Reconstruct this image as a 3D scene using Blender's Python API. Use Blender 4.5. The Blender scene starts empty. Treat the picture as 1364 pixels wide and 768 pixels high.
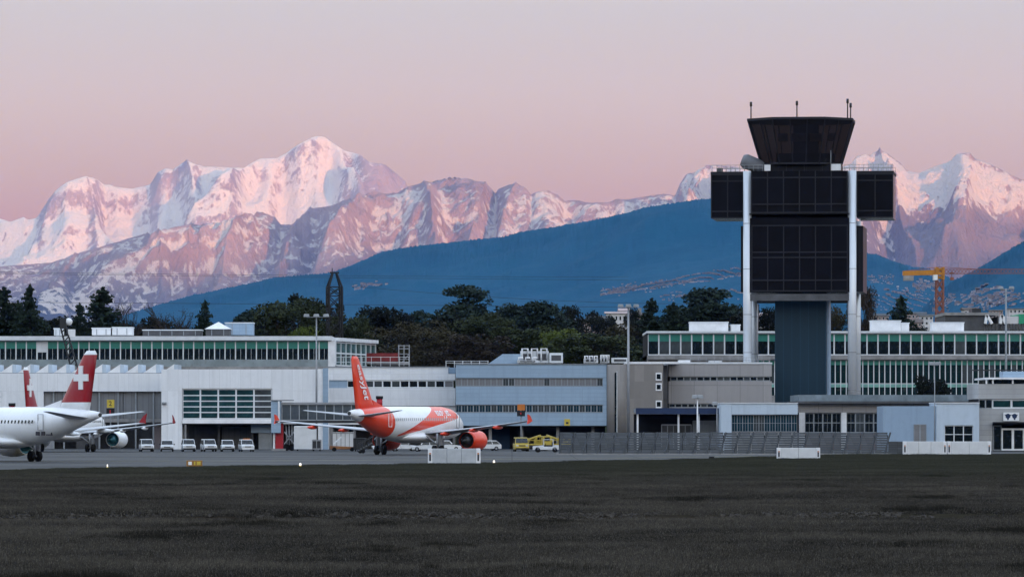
import bpy, bmesh, math, random
import numpy as np
from mathutils import Vector, Matrix
R = math.radians
scene = bpy.context.scene
COL = scene.collection

# ------------------------------------------------------------------ camera
F = 6800.0            # focal length in photo pixels (1364 wide)
HZ = 560.0            # horizon row
CH = 4.4              # camera height above the field
cam_d = bpy.data.cameras.new('camera'); cam = bpy.data.objects.new('camera', cam_d)
COL.objects.link(cam); scene.camera = cam
cam_d.sensor_width = 36.0; cam_d.lens = 36.0 * F / 1364.0
cam_d.shift_y = (HZ - 384.0) / 1364.0
cam_d.clip_start = 1.0; cam_d.clip_end = 300000.0
cam.location = (0, 0, CH); cam.rotation_euler = (R(90), 0, 0)

# ------------------------------------------------------------------ light
SUN_EL, SUN_AZ = 0.35, 25.0        # sun behind the camera, to the right
world = bpy.data.worlds.new('World'); scene.world = world; world.use_nodes = True
nt = world.node_tree; nt.nodes.clear()
wo = nt.nodes.new('ShaderNodeOutputWorld'); bg = nt.nodes.new('ShaderNodeBackground')
sky = nt.nodes.new('ShaderNodeTexSky'); sky.sky_type = 'NISHITA'; sky.sun_disc = False
sky.sun_elevation = R(1.0); sky.sun_rotation = R(180.0 - SUN_AZ)
sky.altitude = 400; sky.air_density = 1.0; sky.dust_density = 1.0; sky.ozone_density = 1.5
tc = nt.nodes.new('ShaderNodeTexCoord'); sep = nt.nodes.new('ShaderNodeSeparateXYZ')
nt.links.new(tc.outputs['Generated'], sep.inputs[0])
ramp = nt.nodes.new('ShaderNodeValToRGB')         # dusk tint by elevation: rose belt low, cool blue high
rm = nt.nodes.new('ShaderNodeMapRange'); rm.inputs[1].default_value = 0.0; rm.inputs[2].default_value = 0.5
nt.links.new(sep.outputs['Z'], rm.inputs[0]); nt.links.new(rm.outputs[0], ramp.inputs[0])
cr = ramp.color_ramp
SKYRAMP = [(0.0, (0.13, 0.02, 0.02)), (0.065, (0.165, 0.072, 0.062)), (0.098, (0.188, 0.122, 0.106)), (0.123, (0.207, 0.158, 0.156)), (0.16, (0.204, 0.188, 0.216)),
           (0.30, (0.36, 0.39, 0.44)), (0.6, (0.50, 0.58, 0.68)), (1.0, (0.45, 0.56, 0.74))]
while len(cr.elements) < len(SKYRAMP): cr.elements.new(0.5)
for e, (p, c) in zip(cr.elements, SKYRAMP): e.position = p; e.color = (*c, 1)
# afterglow round the place where the sun has just gone down (behind the camera)
def mth(op, a_, b_=None):
    n = nt.nodes.new('ShaderNodeMath'); n.operation = op
    for i, q in enumerate((a_, b_)):
        if q is None: continue
        if isinstance(q, (int, float)): n.inputs[i].default_value = q
        else: nt.links.new(q, n.inputs[i])
    return n.outputs[0]
sa = R(SUN_AZ)
side = mth('ADD', mth('MULTIPLY', sep.outputs['X'], math.sin(sa)), mth('MULTIPLY', sep.outputs['Y'], -math.cos(sa)))
glow = mth('MULTIPLY', mth('POWER', mth('MAXIMUM', side, 0.0), 2.0), mth('SUBTRACT', 1.0, mth('MINIMUM', mth('MULTIPLY', sep.outputs['Z'], 1.2), 1.0)))
gcol = nt.nodes.new('ShaderNodeVectorMath'); gcol.operation = 'SCALE'; gcol.inputs[0].default_value = (0.97, 0.93, 0.88)
nt.links.new(mth('MULTIPLY', glow, 0.62), gcol.inputs['Scale'])
def vadd(a_, b_):
    n = nt.nodes.new('ShaderNodeVectorMath'); n.operation = 'ADD'; nt.links.new(a_, n.inputs[0]); nt.links.new(b_, n.inputs[1]); return n.outputs[0]
sc1 = nt.nodes.new('ShaderNodeVectorMath'); sc1.operation = 'SCALE'; sc1.inputs['Scale'].default_value = 0.05   # the sky texture's strength
nt.links.new(sky.outputs[0], sc1.inputs[0])
nt.links.new(vadd(vadd(sc1.outputs[0], ramp.outputs[0]), gcol.outputs[0]), bg.inputs['Color']); bg.inputs['Strength'].default_value = 1.0
nt.links.new(bg.outputs[0], wo.inputs['Surface'])
sun_d = bpy.data.lights.new('sun', 'SUN'); sun = bpy.data.objects.new('sun', sun_d); COL.objects.link(sun)
sun_d.energy = 2.6; sun_d.angle = R(0.5); sun_d.color = (1.0, 0.45, 0.26)
a, e = R(SUN_AZ), R(SUN_EL)
sdir = Vector((math.sin(a) * math.cos(e), -math.cos(a) * math.cos(e), math.sin(e)))
sun.rotation_euler = sdir.to_track_quat('Z', 'Y').to_euler(); sun.location = (0, 0, 300)
vs = scene.view_settings
vs.view_transform = 'Standard'; vs.look = 'None'; vs.exposure = 1.15; vs.gamma = 1.0; vs.use_curve_mapping = False
cy = scene.cycles
cy.use_denoising = True; cy.denoiser = 'OPENIMAGEDENOISE'; cy.max_bounces = 6; cy.diffuse_bounces = 2; cy.glossy_bounces = 2
cy.transmission_bounces = 4; cy.transparent_max_bounces = 8; cy.volume_bounces = 0; cy.sample_clamp_indirect = 4.0
cy.caustics_reflective = False; cy.caustics_refractive = False
random.seed(7); RNG = np.random.default_rng(11)

# ------------------------------------------------------------------ helpers
def X(px, d): return (px - 682.0) / F * d
def Z(py, d): return CH + (HZ - py) / F * d
def GD(py): return CH * F / (py - HZ)          # ground distance of a photo row

def tag(o, label=None, cat=None, group=None, kind=None):
    if label: o['label'] = label
    if cat: o['category'] = cat
    if group: o['group'] = group
    if kind: o['kind'] = kind
    return o
def empty(name, loc=(0, 0, 0), rz=0.0, label=None, cat=None, group=None, kind=None):
    o = bpy.data.objects.new(name, None); COL.objects.link(o); o.empty_display_size = 0.3
    o.location = loc; o.rotation_euler = (0, 0, rz)
    return tag(o, label, cat, group, kind)
def link(name, me, mat=None, parent=None):
    o = bpy.data.objects.new(name, me); COL.objects.link(o)
    if mat is not None:
        for m in (mat if isinstance(mat, (list, tuple)) else [mat]): me.materials.append(m)
    if parent is not None: o.parent = parent
    return o
def children_map():
    d = {}
    for o in COL.objects:
        if o.parent: d.setdefault(o.parent.name, []).append(o)
    return d
def copy_tree(o, parent=None, label=None):
    c = o.copy(); COL.objects.link(c)
    if parent is not None: c.parent = parent
    for ch in list(o.children): copy_tree(ch, c)
    if label: c['label'] = label
    return c

# mesh builder: boxes, bars, tubes, lathes and prisms gathered into ONE mesh
class MB:
    def __init__(s): s.v = []; s.f = []; s.m = []; s.mi = 0; s.sm = []
    def add(s, vs, fs, smooth=False):
        n = len(s.v); s.v += [tuple(v) for v in vs]; s.f += [tuple(i + n for i in f) for f in fs]
        s.m += [s.mi] * len(fs); s.sm += [smooth] * len(fs); return s
    def box(s, x0, x1, y0, y1, z0, z1):
        vs = [(x, y, z) for z in (z0, z1) for y in (y0, y1) for x in (x0, x1)]
        return s.add(vs, [(0, 2, 3, 1), (4, 5, 7, 6), (0, 1, 5, 4), (2, 6, 7, 3), (0, 4, 6, 2), (1, 3, 7, 5)])
    def hexa(s, p):      # eight corners in box order
        return s.add(p, [(0, 2, 3, 1), (4, 5, 7, 6), (0, 1, 5, 4), (2, 6, 7, 3), (0, 4, 6, 2), (1, 3, 7, 5)])
    def bar(s, a, b, w, h=None):
        a = Vector(a); b = Vector(b); h = h or w; d = (b - a).normalized()
        u = d.cross(Vector((0, 0, 1)))
        u = Vector((1, 0, 0)) if u.length < 1e-4 else u.normalized()
        n = u.cross(d); P = []
        for c in (a, b):
            for j in (-1, 1):
                for i in (-1, 1): P.append(c + u * (i * w / 2) + n * (j * h / 2))
        return s.hexa(P)
    def tube(s, pts, r, n=8, cap=True):
        pts = [Vector(p) for p in pts]; rs = r if isinstance(r, (list, tuple)) else [r] * len(pts); vs = []; fs = []
        for k, p in enumerate(pts):
            d = (pts[min(k + 1, len(pts) - 1)] - pts[max(k - 1, 0)]).normalized()
            u = d.cross(Vector((0, 0, 1)));  u = Vector((1, 0, 0)) if u.length < 1e-4 else u.normalized(); w = u.cross(d)
            for i in range(n):
                t = 2 * math.pi * i / n; vs.append(p + (u * math.cos(t) + w * math.sin(t)) * rs[k])
        for k in range(len(pts) - 1):
            for i in range(n):
                j = (i + 1) % n; fs.append((k * n + i, k * n + j, (k + 1) * n + j, (k + 1) * n + i))
        s.add(vs, fs, True)
        if cap:
            m = len(s.v) - len(vs)
            s.f += [tuple(m + i for i in range(n))[::-1], tuple(m + (len(pts) - 1) * n + i for i in range(n))]
            s.m += [s.mi] * 2; s.sm += [False] * 2
        return s
    def loft(s, rings, cap=True, smooth=True):
        n = len(rings[0]); vs = [p for r in rings for p in r]; fs = []
        for k in range(len(rings) - 1):
            for i in range(n):
                j = (i + 1) % n; fs.append((k * n + i, k * n + j, (k + 1) * n + j, (k + 1) * n + i))
        s.add(vs, fs, smooth)
        if cap:
            m = len(s.v) - len(vs)
            s.f += [tuple(m + i for i in range(n))[::-1], tuple(m + (len(rings) - 1) * n + i for i in range(n))]
            s.m += [s.mi] * 2; s.sm += [False] * 2
        return s
    def prism(s, poly, axis, a, b):     # 2-D outline pushed along an axis
        def P(q, t):
            return {'x': (t, q[0], q[1]), 'y': (q[0], t, q[1]), 'z': (q[0], q[1], t)}[axis]
        n = len(poly); vs = [P(q, a) for q in poly] + [P(q, b) for q in poly]
        fs = [tuple(range(n)), tuple(range(2 * n - 1, n - 1, -1))] + [(i, i + n, (i + 1) % n + n, (i + 1) % n) for i in range(n)]
        return s.add(vs, fs)
    def xf(s, M):
        s.v = [tuple(M @ Vector(v)) for v in s.v]; return s
    def build(s, name, mat=None, parent=None, recalc=True, bevel=0):
        me = bpy.data.meshes.new(name); me.from_pydata(s.v, [], s.f)
        me.polygons.foreach_set('material_index', s.m); me.polygons.foreach_set('use_smooth', s.sm)
        if recalc:
            bm = bmesh.new(); bm.from_mesh(me); bmesh.ops.recalc_face_normals(bm, faces=bm.faces)
            if bevel: bmesh.ops.bevel(bm, geom=list(bm.edges), offset=bevel, segments=1, affect='EDGES', clamp_overlap=True)
            bm.to_mesh(me); bm.free()
        return link(name, me, mat, parent)
def bx(name, x0, x1, y0, y1, z0, z1, mat, parent=None, bevel=0):
    return MB().box(x0, x1, y0, y1, z0, z1).build(name, mat, parent, bevel=bevel)

def grid_mesh(name, P):       # P: (rows, cols, 3)
    nr, nc = P.shape[:2]; me = bpy.data.meshes.new(name)
    me.vertices.add(nr * nc); me.vertices.foreach_set('co', P.reshape(-1).astype(np.float32))
    i = np.arange(nr * nc).reshape(nr, nc)
    q = np.stack([i[:-1, :-1], i[:-1, 1:], i[1:, 1:], i[1:, :-1]], -1).reshape(-1, 4)
    nf = len(q); me.loops.add(nf * 4); me.loops.foreach_set('vertex_index', q.reshape(-1).astype(np.int32))
    me.polygons.add(nf); me.polygons.foreach_set('loop_start', np.arange(0, nf * 4, 4, dtype=np.int32))
    me.polygons.foreach_set('use_smooth', np.ones(nf, dtype=bool)); me.update(); me.validate(); return me
def set_attr(me, name, vals):
    at = me.attributes.new(name, 'FLOAT', 'POINT'); at.data.foreach_set('value', np.ascontiguousarray(vals, dtype=np.float32).reshape(-1))

# ------------------------------------------------------------------ numpy noise
_perm = RNG.permutation(4096).astype(np.int64)
def perlin(x, y, seed=0):
    xi = np.floor(x).astype(np.int64); yi = np.floor(y).astype(np.int64); xf = x - xi; yf = y - yi
    u = xf ** 3 * (xf * (xf * 6 - 15) + 10); v = yf ** 3 * (yf * (yf * 6 - 15) + 10)
    def g(ix, iy, dx, dy):
        h = _perm[(_perm[(ix + seed * 131) & 4095] + iy) & 4095]; t = h * (2 * np.pi / 4096 * 37)
        return np.cos(t) * dx + np.sin(t) * dy
    a_ = g(xi, yi, xf, yf); b_ = g(xi + 1, yi, xf - 1, yf); c_ = g(xi, yi + 1, xf, yf - 1); d_ = g(xi + 1, yi + 1, xf - 1, yf - 1)
    return ((a_ * (1 - u) + b_ * u) * (1 - v) + (c_ * (1 - u) + d_ * u) * v) * 1.5
def fbm(x, y, o=5, seed=0, g=0.5):
    s = 0; a_ = 1; t = 0
    for k in range(o): s = s + a_ * perlin(x * 2 ** k, y * 2 ** k, seed + k); t += a_; a_ *= g
    return s / t
def ridged(x, y, o=6, seed=0, g=0.55):
    s = 0; a_ = 1; t = 0; w = 1
    for k in range(o):
        n = (1 - np.abs(perlin(x * 2.03 ** k, y * 2.03 ** k, seed + k))) ** 2
        s = s + a_ * n * w; t += a_; w = np.clip(n * 1.6, 0, 1); a_ *= g
    return s / t
def blur(a_, n, axis):
    if n < 1: return a_
    k = np.exp(-0.5 * (np.arange(-3 * n, 3 * n + 1) / n) ** 2); k /= k.sum()
    pad = [(0, 0)] * a_.ndim; pad[axis] = (3 * n, 3 * n); b_ = np.pad(a_, pad, mode='edge')
    return np.apply_along_axis(lambda m: np.convolve(m, k, 'valid'), axis, b_)

# ------------------------------------------------------------------ materials
MATS = {}
def mat_new(name):
    m = bpy.data.materials.new(name); m.use_nodes = True; MATS[name] = m
    return m, m.node_tree, m.node_tree.nodes['Principled BSDF']
def N(t, kind, **kw):
    n = t.nodes.new('ShaderNode' + kind)
    for k, v in kw.items(): setattr(n, k, v)
    return n
def mixc(t, fac, a_, b_, blend='MIX'):
    n = N(t, 'Mix', data_type='RGBA', blend_type=blend)
    for key, val in (('Factor', fac), ('A', a_), ('B', b_)):
        if isinstance(val, bpy.types.NodeSocket): t.links.new(val, n.inputs[key])
        elif isinstance(val, (int, float)): n.inputs[key].default_value = val
        else: n.inputs[key].default_value = (*val[:3], 1)
    return n.outputs['Result']
def noise(t, scale, detail=4, rough=0.55, coord=None, dist=0.0):
    n = N(t, 'TexNoise'); n.inputs['Scale'].default_value = scale; n.inputs['Detail'].default_value = detail
    n.inputs['Roughness'].default_value = rough; n.inputs['Distortion'].default_value = dist
    if coord is None:
        coord = t.nodes.get('objco') or N(t, 'TexCoord'); coord.name = 'objco'; coord = coord.outputs['Object']
    t.links.new(coord, n.inputs['Vector']); return n.outputs['Fac']
def rampf(t, sock, p0, p1, v0=0.0, v1=1.0):
    n = N(t, 'MapRange'); t.links.new(sock, n.inputs[0])
    for i, v in enumerate((p0, p1, v0, v1)): n.inputs[i + 1].default_value = v
    return n.outputs[0]
def bump(t, b_, h, strength=0.3, dist=0.05):
    n = N(t, 'Bump'); n.inputs['Strength'].default_value = strength; n.inputs['Distance'].default_value = dist
    t.links.new(h, n.inputs['Height']); t.links.new(n.outputs[0], b_.inputs['Normal'])
def mat(name, col, rough=0.6, metal=0.0, spec=0.3, wear=0.18, scale=0.6, grime=None):
    """painted or solid surface with uneven weathering"""
    if name in MATS: return MATS[name]
    m, t, b_ = mat_new(name)
    b_.inputs['Roughness'].default_value = rough; b_.inputs['Metallic'].default_value = metal; b_.inputs['Specular IOR Level'].default_value = spec
    n1 = noise(t, scale, 5, 0.6); n2 = noise(t, scale * 9, 3, 0.5)
    dark = grime or tuple(c * (1 - wear * 1.6) for c in col); lite = tuple(min(1, c * (1 + wear * 0.5)) for c in col)
    c1 = mixc(t, rampf(t, n1, 0.3, 0.72), dark, lite)
    c2 = mixc(t, rampf(t, n2, 0.35, 0.7, 0.0, 0.35), c1, col)
    t.links.new(c2, b_.inputs['Base Color'])
    return m
def panel_mat(name, col, pitch=(3.0, 1.2), rough=0.5, spec=0.3, joint=0.72, wear=0.12, axis='X'):
    """cladding panels: thin joints on a regular grid, each panel a slightly different tone"""
    if name in MATS: return MATS[name]
    m, t, b_ = mat_new(name); b_.inputs['Roughness'].default_value = rough; b_.inputs['Specular IOR Level'].default_value = spec
    tc_ = N(t, 'TexCoord'); tc_.name = 'objco'; sp = N(t, 'SeparateXYZ'); t.links.new(tc_.outputs['Object'], sp.inputs[0])
    add = N(t, 'Math', operation='ADD'); t.links.new(sp.outputs[0], add.inputs[0]); t.links.new(sp.outputs[1], add.inputs[1])
    def frac(s_, p):
        d_ = N(t, 'Math', operation='DIVIDE'); t.links.new(s_, d_.inputs[0]); d_.inputs[1].default_value = p
        fr = N(t, 'Math', operation='FRACT'); t.links.new(d_.outputs[0], fr.inputs[0])
        fl = N(t, 'Math', operation='FLOOR'); t.links.new(d_.outputs[0], fl.inputs[0])
        lt = N(t, 'Math', operation='LESS_THAN'); t.links.new(fr.outputs[0], lt.inputs[0]); lt.inputs[1].default_value = 0.07 / p
        return lt.outputs[0], fl.outputs[0]
    ju, iu = frac(add.outputs[0], pitch[0]); jv, iv = frac(sp.outputs[2], pitch[1])
    mxx = N(t, 'Math', operation='MAXIMUM'); t.links.new(ju, mxx.inputs[0]); t.links.new(jv, mxx.inputs[1])
    cb = N(t, 'CombineXYZ'); t.links.new(iu, cb.inputs[0]); t.links.new(iv, cb.inputs[1])
    wn = N(t, 'TexWhiteNoise'); t.links.new(cb.outputs[0], wn.inputs['Vector'])
    n1 = noise(t, 0.12, 5, 0.6); n2 = noise(t, 1.1, 4, 0.6)
    dark = tuple(c * (1 - wear) for c in col)
    c1 = mixc(t, wn.outputs['Value'], dark, col); c1 = mixc(t, rampf(t, n1, 0.35, 0.75, 0.0, 0.6), c1, tuple(c * (1 - wear * 1.5) for c in col))
    c1 = mixc(t, rampf(t, n2, 0.5, 0.8, 0, 0.25), c1, tuple(c * 0.6 for c in col))
    mp = N(t, 'Mapping'); t.links.new(tc_.outputs['Object'], mp.inputs[0]); mp.inputs['Scale'].default_value = (1.3, 1.3, 0.10)
    n3 = noise(t, 1.0, 5, 0.65, mp.outputs[0]); c1 = mixc(t, rampf(t, n3, 0.48, 0.72, 0, 0.32), c1, tuple(c * 0.62 for c in col))     # rain streaks
    c1 = mixc(t, mxx.outputs[0], c1, tuple(c * joint for c in col))
    t.links.new(c1, b_.inputs['Base Color']); return m
def glass_mat(name, col, rough=0.12, spec=0.35, var=0.5):
    """window glass over a dark room: each pane a little different"""
    if name in MATS: return MATS[name]
    m, t, b_ = mat_new(name); b_.inputs['Roughness'].default_value = rough; b_.inputs['Specular IOR Level'].default_value = spec
    n1 = noise(t, 0.33, 3, 0.6); n2 = noise(t, 1.6, 2, 0.5)
    c1 = mixc(t, rampf(t, n1, 0.35, 0.7), tuple(c * (1 - var) for c in col), tuple(c * (1 + var) for c in col))
    c1 = mixc(t, rampf(t, n2, 0.55, 0.75, 0, 0.4), c1, (0.10, 0.10, 0.09))
    t.links.new(c1, b_.inputs['Base Color']); return m

# ------------------------------------------------------------------ terrain
def terrain_mat(name, rock, rock2, snow, forest=None, bumpd=140.0, nz=0.44):
    m, t, b_ = mat_new(name); b_.inputs['Roughness'].default_value = 0.9; b_.inputs['Specular IOR Level'].default_value = 0.1
    geo = N(t, 'NewGeometry'); at = N(t, 'Attribute', attribute_name='snow'); co = geo.outputs['Position']
    n1 = noise(t, 0.0011, 8, 0.65, co); mp = N(t, 'Mapping'); t.links.new(co, mp.inputs[0]); mp.inputs['Scale'].default_value = (1.0, 0.7, 0.42); mp.inputs['Rotation'].default_value = (0, 0.35, 0.6)
    n2 = noise(t, 0.014, 6, 0.70, mp.outputs[0])
    r_ = mixc(t, rampf(t, n1, 0.35, 0.68), rock, rock2)
    if forest is not None:
        fa = N(t, 'Attribute', attribute_name='forest'); r_ = mixc(t, fa.outputs['Fac'], r_, forest)
    ad = N(t, 'Math', operation='ADD'); t.links.new(at.outputs['Fac'], ad.inputs[0]); t.links.new(rampf(t, n2, 0.25, 0.75, -nz, nz), ad.inputs[1])
    f = rampf(t, ad.outputs[0], 0.42, 0.60)
    t.links.new(mixc(t, f, r_, snow), b_.inputs['Base Color'])
    bump(t, b_, n2, 1.0, bumpd); return m
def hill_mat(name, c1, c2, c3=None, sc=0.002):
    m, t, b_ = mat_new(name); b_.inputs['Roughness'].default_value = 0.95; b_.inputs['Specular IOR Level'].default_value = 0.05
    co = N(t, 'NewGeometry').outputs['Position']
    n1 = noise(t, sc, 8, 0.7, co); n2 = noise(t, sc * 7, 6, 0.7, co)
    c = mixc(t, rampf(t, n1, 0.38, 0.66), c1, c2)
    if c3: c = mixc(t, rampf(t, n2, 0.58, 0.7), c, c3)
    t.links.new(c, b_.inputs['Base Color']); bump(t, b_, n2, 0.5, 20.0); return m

SURF = {}
U0, U1 = -70.0, 1434.0
def layer(name, sky_pts, D0, Dc, D1, wl, amp, seed, label, m, nc=1480, nr=230, flute=0.0, smooth=4, base=0.02, pw=1.15, snowf=None, detail_o=7, glacier=None, spurs=(), trees=0, u0=U0, u1=U1):
    u = np.linspace(u0, u1, nc); sp = np.array(sky_pts, float)
    crest = (HZ - np.interp(u, sp[:, 0], sp[:, 1])) / F                 # tangent of the skyline
    v = np.concatenate([np.linspace(0, 1, int(nr * 0.82)), np.linspace(1, 2, nr - int(nr * 0.82) + 1)[1:]])
    vv = v[:, None]; uu = u[None, :]
    Dw = Dc * (1 + 0.012 * fbm(uu * 0.012, uu * 0 + 3.3, 3, seed + 40))
    y = np.where(vv <= 1, D0 + (Dw - D0) * vv, Dw + (D1 - Dw) * (vv - 1)); x = (uu - 682.0) / F * y
    prof = np.where(vv <= 1, base + (1 - base) * np.clip(vv, 0, 1) ** pw, 1 - 0.6 * np.clip(vv - 1, 0, 1) ** 1.2)
    xa = (x - (y - Dc)) * 0.7071; ya = (x + (y - Dc)) * 0.7071
    wx = xa / wl + 0.35 * fbm(x / wl * 0.9, y / wl * 0.9, 4, seed + 20); wy = ya / wl * 0.55 + 0.35 * fbm(x / wl * 0.9 + 9, y / wl * 0.9, 4, seed + 30)
    r1 = ridged(wx, wy, detail_o, seed)
    r2 = ridged(xa / wl * 2.6 + 0.2 * wx, ya / wl * 1.3, 6, seed + 60)
    f3 = fbm(x / wl * 1.3, y / wl * 1.3, 6, seed + 90)
    cd = 1 - 0.75 * np.exp(-((vv - 1) / 0.07) ** 2)
    h = prof * (1 + cd * amp * (r1 - 0.5) * (1.25 - 0.5 * np.clip(vv, 0, 1)) + cd * flute * (r2 - 0.5) + cd * amp * 0.5 * f3)
    for (pts, wl_, wr_, A) in spurs:          # named spurs: (photo column, share of the way up), width of each flank, height
        q = np.array(pts, float); q = q[np.argsort(q[:, 1])]
        uc = np.interp(vv[:, 0], q[:, 1], q[:, 0])[:, None] + 5 * fbm(vv * 9, vv * 0 + A * 31, 3, seed + 7)
        d = uu - uc; fall = np.where(d < 0, np.clip(1 + d / wl_, 0, 1), np.clip(1 - d / wr_, 0, 1))
        on = np.clip((vv - q[0, 1]) / 0.06, 0, 1) * np.clip((q[-1, 1] + 0.05 - vv) / 0.05, 0, 1)
        h = h + 1.35 * A * fall ** 1.3 * on
    # scale each column so that its skyline has the height read from the photo
    tan0 = h * crest[None, :] * Dc / y
    k = crest / np.maximum(tan0.max(0), 1e-6); k = blur(k, smooth, 0)
    z = CH + h * crest[None, :] * Dc * k[None, :]
    z = z * np.clip(vv * 12, 0, 1) - 3.0 * (1 - np.clip(vv * 12, 0, 1))
    if trees: z = z + trees * RNG.random(z.shape) ** 2 * np.clip((vv - 0.8) * 8, 0, 1)
    P = np.stack([x + 0 * z, y + 0 * z, z], -1)
    if glacier:
        zb = blur(blur(z, 5, 0), 7, 1); g_ = np.clip((zb - glacier[0]) / glacier[1], 0, 1) * np.clip(0.75 + 1.4 * f3, 0, 0.94)
        z = z * (1 - g_) + zb * g_; tt = ((z - CH) / y).max(0); z = CH + (z - CH) * blur(crest / tt, 2, 0)[None, :]
        P = np.stack([x + 0 * z, y + 0 * z, z], -1)
    me = grid_mesh(name, P)
    # slope and gully masks for snow
    gx = np.gradient(z, axis=1) / np.maximum(np.gradient(P[:, :, 0], axis=1), 1e-3); gy = np.gradient(z, axis=0) / np.maximum(np.gradient(P[:, :, 1], axis=0), 1e-3)
    slope = np.sqrt(gx ** 2 + gy ** 2); conc = blur(blur(z, 3, 0), 4, 1) - z
    if snowf is not None:
        s_, f_ = snowf(uu + 0 * z, vv + 0 * z, x + 0 * z, y + 0 * z, z, slope, conc, r1, f3)
        set_attr(me, 'snow', s_); set_attr(me, 'forest', f_)
    SURF[name] = P
    return tag(link(name, me, m), label, kind='structure')

MAIN = [(-70,285),(-30,297),(0,291),(13.5,295.5),(32,288.7),(37,292.7),(49,290),(64,266.7),(73,254.8),(88,243),(113,234.5),(129,238.6),(139,246.3),(147,245.7),(152,248.7),(176,251.4),(200,246),(210,229.4),(220,224.3),(230,226),(249,212.5),(257,217.6),(271,221.6),(298,222.6),(325,224),(333.6,217.6),(340,214),(347,210.8),(369,210.8),(381,204),(398,192),(420,181),(431.6,182),(443.4,190.5),(458.7,200.6),(479,205.7),(492.5,215.9),(513,219),(530,232.8),(540,241),(548,262),(600,290),(700,300),(1434,340)]
FRONT = [(-70,352),(0,354.7),(67.7,349.6),(101.6,337.8),(142,326),(183,314),(193,312),(220,304),(254,298.8),(288,297),(325,285),(340,283.6),(350,282.6),(367,290),(374,298.8),(387.6,298.8),(411,278.5),(441.8,273.5),(455,268),(475.6,260),(499,254.8),(513,258),(530,256.5),(540,249.7),(563.7,243),(584,239.6),(607.7,236),(624.6,237.9),(645,243),(655,251.4),(660,258),(663.6,252),(670.5,247.7),(687,243.7),(701,251),(707.7,259.6),(713,256),(731.4,253.5),(745,261),(751.7,268),(765,266),(782,269.7),(809,269.7),(823,264.7),(834.7,266),(856.7,262),(884,258),(899,261),(906,244),(914,232.5),(934.6,224),(951.5,220),(978.6,222),(1000,226),(1060,235),(1110,226),(1134,219),(1140.6,208.8),(1154,205.4),(1172.8,201),(1181,203.7),(1201.5,219),(1208,227.4),(1225,230.8),(1235,225.7),(1262.5,215.5),(1276,204.4),(1289.5,203.7),(1299.7,212),(1320,219),(1343.7,230.8),(1364,241),(1434,262)]
SAL = [(-70,470),(100,440),(185,414),(250,395),(330,378.4),(364,370),(428,365),(441.8,363),(465,354.7),(485.8,346),(509.5,336),(533,331),(574,326),(621,320.9),(670,315.8),(691,310),(741.6,302),(782,295),(809,290),(843,281.6),(860,276.5),(890.6,272),(928,266.4),(945,265),(1000,266),(1060,280),(1110,312),(1150.8,337.4),(1167.7,339),(1188,347.5),(1215,356),(1235,357.7),(1262.5,369.5),(1290,385),(1434,430)]
RIGHTH = [(1100,558),(1150,500),(1200,440),(1250,390),(1269,374.6),(1289.5,364.5),(1310,354),(1337,337),(1364,322),(1434,292)]

def snow_main(u, v, x, y, z, slope, conc, r1, f3):
    s = 0.92 - 0.42 * np.clip((slope - 0.62) / 0.5, 0, 1) + 0.004 * np.clip(conc, -60, 60) - 0.9 * np.clip((1500 - z) / 900, 0, 1) + 0.55 * f3
    s = s - 0.5 * np.exp(-((u - 500) / 32) ** 2) * (z > 2500)
    return s, np.clip((1300 - z) / 500 + f3, 0, 1)
def snow_front(u, v, x, y, z, slope, conc, r1, f3):
    right = np.clip((u - 640) / 120, 0, 1)
    s = 0.51 + 0.26 * right + 0.013 * np.clip(conc, -40, 40) - 0.22 * np.clip((slope - 0.6) / 0.5, 0, 1) + 0.30 * f3 + 0.5 * (r1 - 0.45) - 0.8 * np.clip((950 - z) / 600, 0, 1)
    s = s + 0.32 * np.clip((z - 1650) / 400, 0, 1) * np.clip((u - 880) / 60, 0, 1) - 0.35 * np.exp(-((u - 620) / 45) ** 2) * np.clip((z - 1850) / 150, 0, 1)
    low = np.clip((u - 1080) / 60, 0, 1) * np.clip((1880 + 260 * f3 - z) / 220, 0, 1)  # low right slopes: forest cover that also stands in for their shade
    s = s - low * (0.28 - 1.3 * np.clip(r1 - 0.45, -.3, .35))
    f = low * 0.42 + (1 - low) * np.clip((1300 - z) / 450 + 1.2 * f3, 0, 1) * 0.75
    return s, f
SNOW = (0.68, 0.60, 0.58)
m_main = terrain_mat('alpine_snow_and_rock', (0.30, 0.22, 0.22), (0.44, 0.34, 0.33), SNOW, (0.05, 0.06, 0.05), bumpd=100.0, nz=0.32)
m_front = terrain_mat('limestone_and_snow', (0.31, 0.225, 0.235), (0.48, 0.36, 0.365), SNOW, (0.022, 0.048, 0.062))  # bluish forest tone has the blue of shade and haze put into it
SP_MAIN = [([(333,1.0),(322,0.93),(290,0.83),(252,0.72),(225,0.6)], 22, 150, 0.13), ([(113,1.0),(128,0.85),(150,0.7),(165,0.55)], 60, 16, 0.08),
           ([(443,1.0),(455,0.9),(480,0.8),(505,0.66)], 120, 14, 0.09), ([(420,1.0),(398,0.95),(372,0.93)], 60, 12, 0.05), ([(249,1.0),(262,0.85),(245,0.7)], 34, 14, 0.06),
           ([(64,0.95),(40,0.8),(10,0.6)], 14, 70, 0.07), ([(381,1.0),(350,0.84),(300,0.7)], 20, 90, 0.05)]
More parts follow.
